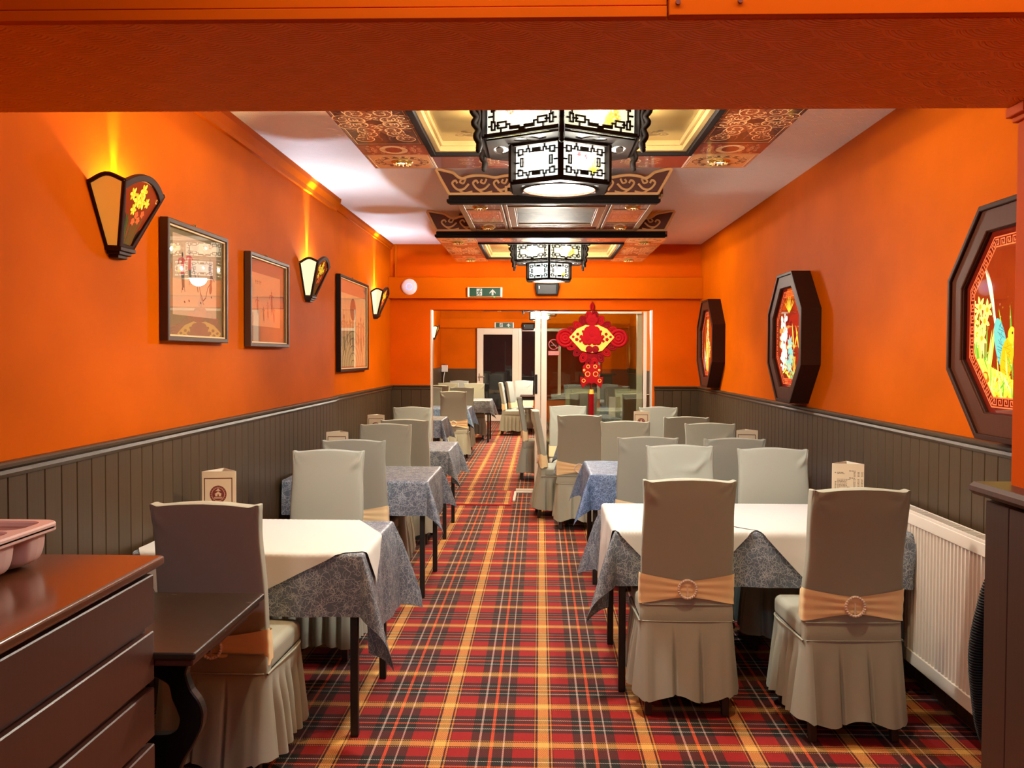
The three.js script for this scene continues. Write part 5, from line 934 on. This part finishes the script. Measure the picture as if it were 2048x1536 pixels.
function exitSign(x, y, z, w, label) {
  const t = thing('exit_sign', label, 'exit sign', [x, y, z]), h = w * 0.29;
  obj('housing', [box(w * 1.13, h * 1.05, 0.035, 0, 0, 0.018, 0.006)], M.white, t);
  const p = new THREE.PlaneGeometry(w, h * 0.96); p.translate(0, 0, 0.0365); obj('legend', [p], std(C(120, 120, 120), { map: signTex, emissiveMap: signTex, emissive: new THREE.Color(1, 1, 1), emissiveIntensity: 0.45, roughness: 0.3 }), t, true);
  obj('end_cap', [-1, 1].map((s) => box(w * 0.06, h * 1.1, 0.042, s * w * 0.535, 0, 0.02, 0.006)), M.white, t);
  obj('indicator', [(() => { const s = new THREE.SphereGeometry(0.007, 10, 8); s.translate(w * 0.3, -h * 0.52, 0.036); return s; })()], glow(40, 255, 140, 1.5), t);
}
exitSign(-0.617, 2.262, -END + 0.16, 0.345, 'green exit sign with running man and up arrow on the end beam');
exitSign(-0.84, 2.275, -B1 + 0.15, 0.40, 'small exit sign seen through the doorway above the far glazed door');
function speaker(x, y, z, k, label) {
  const t = thing('loudspeaker', label, 'speaker', [x, y, z]); t.scale.setScalar(k); t.rotation.x = 0.2;
  obj('cabinet', [(() => { const g = extrude([[-0.115, -0.065], [0.115, -0.065], [0.135, 0.02], [0.13, 0.065], [-0.13, 0.065], [-0.135, 0.02]], 0.12, 0.006); return g; })()], M.rubber, t);
  obj('grille', [box(0.2, 0.1, 0.006, 0, 0, 0.127, 0.002)], M.blackMetal, t); obj('bracket', [box(0.04, 0.04, 0.10, 0, 0.0, -0.03)], M.blackMetal, t); obj('badge', [box(0.010, 0.03, 0.003, -0.085, 0.02, 0.131)], M.steel, t);
}
speaker(0.075, 2.312, -END + 0.20, 1, 'black loudspeaker under the farther lantern on the end beam');
speaker(-0.27, 2.26, -B1 + 0.2, 1.1, 'black loudspeaker in the second room beside the door stile');
{
  const t = thing('wall_phone', 'small white box with red button on the brown dado of the second room', 'wall box', [-2.25, 1.22, -B1 + 0.03]);
  obj('shell', [box(0.15, 0.16, 0.06, 0, 0.03, 0.03, 0.01)], M.white, t); obj('button', [cyl(0.03, 0.03, 0.02, 0, 0.13, 0.03, 16)], M.redwood, t); obj('cord', [tube([[0, -0.05, 0.03], [-0.02, -0.15, 0.03], [-0.03, -0.3, 0.02]], 0.012, 20, 6)], M.white, t);
}
// door mat at the threshold
{
  const t = thing('door_mat', 'tartan carpet mat with red bound edge lying in front of the doorway', 'mat', [-0.78, 0, -10.1]);
  obj('pile', [box(0.94, 0.008, 0.98, 0, 0.005, 0, 0.003)], M.carpet, t);
  obj('binding', strips(-0.485, 0.485, 0.505, -0.505, 0.02, 0.001, 0.012), std(C(176, 24, 22), { roughness: 0.9, bumpMap: T.weave, bumpScale: 0.0005 }), t);
}
tag(obj('floor_strip', [span(-0.285, -0.255, 0.0, 0.02, -9.85, -10.5, 0.005), span(-0.27, -0.05, 0.0, 0.018, -10.48, -10.53, 0.004)], M.upvc), 'white metal carpet strip beside the mat at the door stile', 'carpet strip');

// red knot ornament hanging before the glass
{
  const t = thing('knot_ornament', 'red and gold hanging good-luck knot with tassel before the glass pane', 'ornament', [0.585, 0, -END + 0.035]);
  const red = phys(C(150, 4, 12), { roughness: 0.8, specularIntensity: 0.3, bumpMap: T.weave, bumpScale: 0.0004 }), deep = phys(C(118, 2, 10), { roughness: 0.8, specularIntensity: 0.3, bumpMap: T.weave, bumpScale: 0.0004 }), goldM = std(C(244, 176, 60), { roughness: 0.4, bumpMap: T.weave, bumpScale: 0.0003 });
  obj('cord', [tube([[0, 2.17, 0], [0.004, 2.10, 0], [0, 2.02, 0]], 0.006, 12, 6), tube([[0, 2.15, 0.004], [-0.018, 2.11, 0.004], [0, 2.07, 0.004], [0.018, 2.11, 0.004]], 0.010, 24, 6, true), tube([[0, 1.30, 0], [0, 1.17, 0]], 0.004, 8, 6)], red, t);
  // loops round a wide lozenge
  const lz = (u) => { const P = [[0, 2.0], [0.285, 1.755], [0.0, 1.475], [-0.285, 1.755]], k = Math.floor(u * 4) % 4, f = u * 4 - Math.floor(u * 4); return [lerp(P[k][0], P[(k + 1) % 4][0], f), lerp(P[k][1], P[(k + 1) % 4][1], f)]; };
  for (let i = 0; i < 20; i++) {
    const u = (i + 0.5) / 20, [x, y] = lz(u), dx = x, dy = (y - 1.745) * 1.1, n = Math.hypot(dx, dy), ax = Math.atan2(dy, dx), side = Math.abs(x) > 0.24, r = side ? 0.062 : 0.044, g = [];
    for (const k of [1, 0.55]) { const q = new THREE.TorusGeometry(r * k, r * 0.24, 8, 22); q.scale(1.15, 0.8, 0.8); q.rotateZ(ax); q.translate(x + dx / n * r * 0.6, y + dy / n * r * 0.6, 0.004); g.push(q); }
    obj('loop', g, i & 1 ? red : deep, t);
  }
  for (const s of [-1, 1]) { const g = [0.088, 0.052, 0.022].map((r) => { const q = new THREE.TorusGeometry(r, 0.018, 8, 30); q.translate(s * 0.30, 1.755, 0.006); return q; }); obj('ear_coil', g, red, t); }
  obj('body', [(() => { const g = extrude([[0, 2.03], [0.16, 1.93], [0.30, 1.755], [0.15, 1.58], [0, 1.45], [-0.15, 1.58], [-0.30, 1.755], [-0.16, 1.93]], 0.012, 0.003); g.translate(0, 0, -0.008); return g; })()], deep, t);
  obj('fan_panel', [(() => { const g = extrude([[-0.255, 1.765], [-0.17, 1.86], [-0.07, 1.905], [0, 1.89], [0.07, 1.905], [0.17, 1.86], [0.255, 1.765], [0.12, 1.615], [0.07, 1.60], [0, 1.59], [-0.07, 1.60], [-0.12, 1.615]], 0.008, 0.002); g.translate(0, 0, 0.016); return g; })()], goldM, t);
  // velvet medallion and figures over the fan
  const pet = (cx, cy, r, n, m, z) => { const g = []; for (let i = 0; i < n; i++) { const a = i / n * 2 * PI, q = new THREE.SphereGeometry(r * 0.5, 10, 8); q.scale(1, 1, 0.25); q.translate(cx + r * 0.55 * Math.cos(a), cy + r * 0.55 * Math.sin(a), z + 0.008); g.push(q); } const c = new THREE.SphereGeometry(r * 0.4, 10, 8); c.scale(1, 1, 0.35); c.translate(cx, cy, z + 0.011); g.push(c); return obj('rosette', g, m, t); };
  pet(0, 1.80, 0.10, 8, red, 0.022); pet(0.05, 1.745, 0.07, 6, red, 0.024); pet(-0.05, 1.745, 0.07, 6, red, 0.024); pet(0, 1.96, 0.07, 6, red, 0.012); pet(-0.03, 1.63, 0.04, 8, deep, 0.02); pet(0.04, 1.63, 0.04, 8, deep, 0.02);
  for (const s of [-1, 1]) for (const [x, y, r] of [[0.12, 1.77, 0.022], [0.16, 1.80, 0.018], [0.17, 1.74, 0.02], [0.21, 1.77, 0.016], [0.13, 1.72, 0.016], [0.10, 1.83, 0.016]]) pet(s * x, y, r, 5, red, 0.019);
  // lower charm: twin fishes
  const charm = [[0, 1.46], [0.06, 1.475], [0.10, 1.44], [0.105, 1.38], [0.075, 1.33], [0.085, 1.31], [0.13, 1.32], [0.125, 1.25], [0.10, 1.19], [0.07, 1.225], [0.03, 1.25], [0, 1.24]];
  obj('charm', [(() => { const g = extrude([...charm, ...charm.slice(1, -1).reverse().map(([x, y]) => [-x, y])], 0.012, 0.003); g.translate(0, 0, 0); return g; })()], red, t);
  obj('charm_ring', [-1, 1].flatMap((s) => [[0.04, 1.435, 0.018], [0.045, 1.35, 0.026], [0.09, 1.275, 0.018], [0.085, 1.395, 0.010]].map(([x, y, r]) => { const q = new THREE.TorusGeometry(r, 0.0045, 6, 18); q.translate(s * x, y, 0.014); return q; })), goldM, t);
  obj('tassel_cap', [cyl(0.022, 0.028, 0.05, 0, 1.15, 0, 14)], goldM, t);
  obj('tassel', [...Array(26)].map((_, i) => { const a = i * 2.4, r = 0.0042 * Math.sqrt(i) * 1.15; return cyl(0.0045, 0.0045, 0.34, r * Math.cos(a), 0.955, r * Math.sin(a), 6); }), red, t);
}
// no smoking notice stuck on the pane
tag(obj('no_smoking_sticker', [(() => { const g = new THREE.PlaneGeometry(0.135, 0.20); g.translate(0.157, 1.655, -END - 0.0415); return g; })()], std(new THREE.Color(1, 1, 1), { map: tex(canvas(270, 400, (g, w, h) => {
  g.clearRect(0, 0, w, h); g.strokeStyle = css(150, 30, 34); g.lineWidth = 22; g.beginPath(); g.arc(135, 140, 112, 0, 2 * PI); g.stroke();
  g.fillStyle = css(40, 30, 26); g.fillRect(70, 150, 130, 20); g.strokeStyle = css(150, 30, 34); g.lineWidth = 18; g.beginPath(); g.moveTo(62, 64); g.lineTo(208, 216); g.stroke();
  g.fillStyle = css(150, 30, 34); g.fillRect(6, 286, 258, 104); g.fillStyle = css(214, 180, 160); for (const y of [306, 332, 358]) for (let x = 20; x < 250;) { const l = 14 + ((x * 7 + y) % 23); g.fillRect(x, y, Math.min(l, 250 - x), 10); x += l + 6; }
})), transparent: true, alphaTest: 0.5, roughness: 0.5, side: THREE.DoubleSide }), scene, true), 'round red no smoking sticker with red text block on the glass pane', 'sticker');

// ------------------------------------------------------------------ lamps of the front room, behind and beside the camera
function ceilingLight(x, z, w, l, k, label) {
  const t = thing('ceiling_light', label, 'ceiling light', [x, 2.72, z]);
  obj('housing', [box(w + 0.06, 0.05, l + 0.06, 0, -0.02, 0, 0.01)], M.white, t); obj('diffuser', [box(w, 0.012, l, 0, -0.05, 0, 0.004)], glow(255, 240, 226, 1.2), t);
  const a = new THREE.RectAreaLight(C(226, 234, 255), k, w, l); a.name = 'panel_light'; a.position.set(0, -0.06, 0); a.rotation.x = -PI / 2; t.add(a);
}
ceilingLight(0.55, -1.56, 2.2, 0.14, POWER.front, 'long ceiling light of the front room, above the viewer');
ceilingLight(-0.9, 0.6, 0.5, 0.5, 40, 'square ceiling light of the front room, behind the viewer');
sconce(2.5, 1.35, 2.0, true, 'wall sconce of the front room beside the pillar, out of view', -PI / 2);

scene.traverse((o) => { if (o.isMesh) { o.castShadow = !o.material.transmission; o.receiveShadow = true; } });
renderer.render(scene, camera);
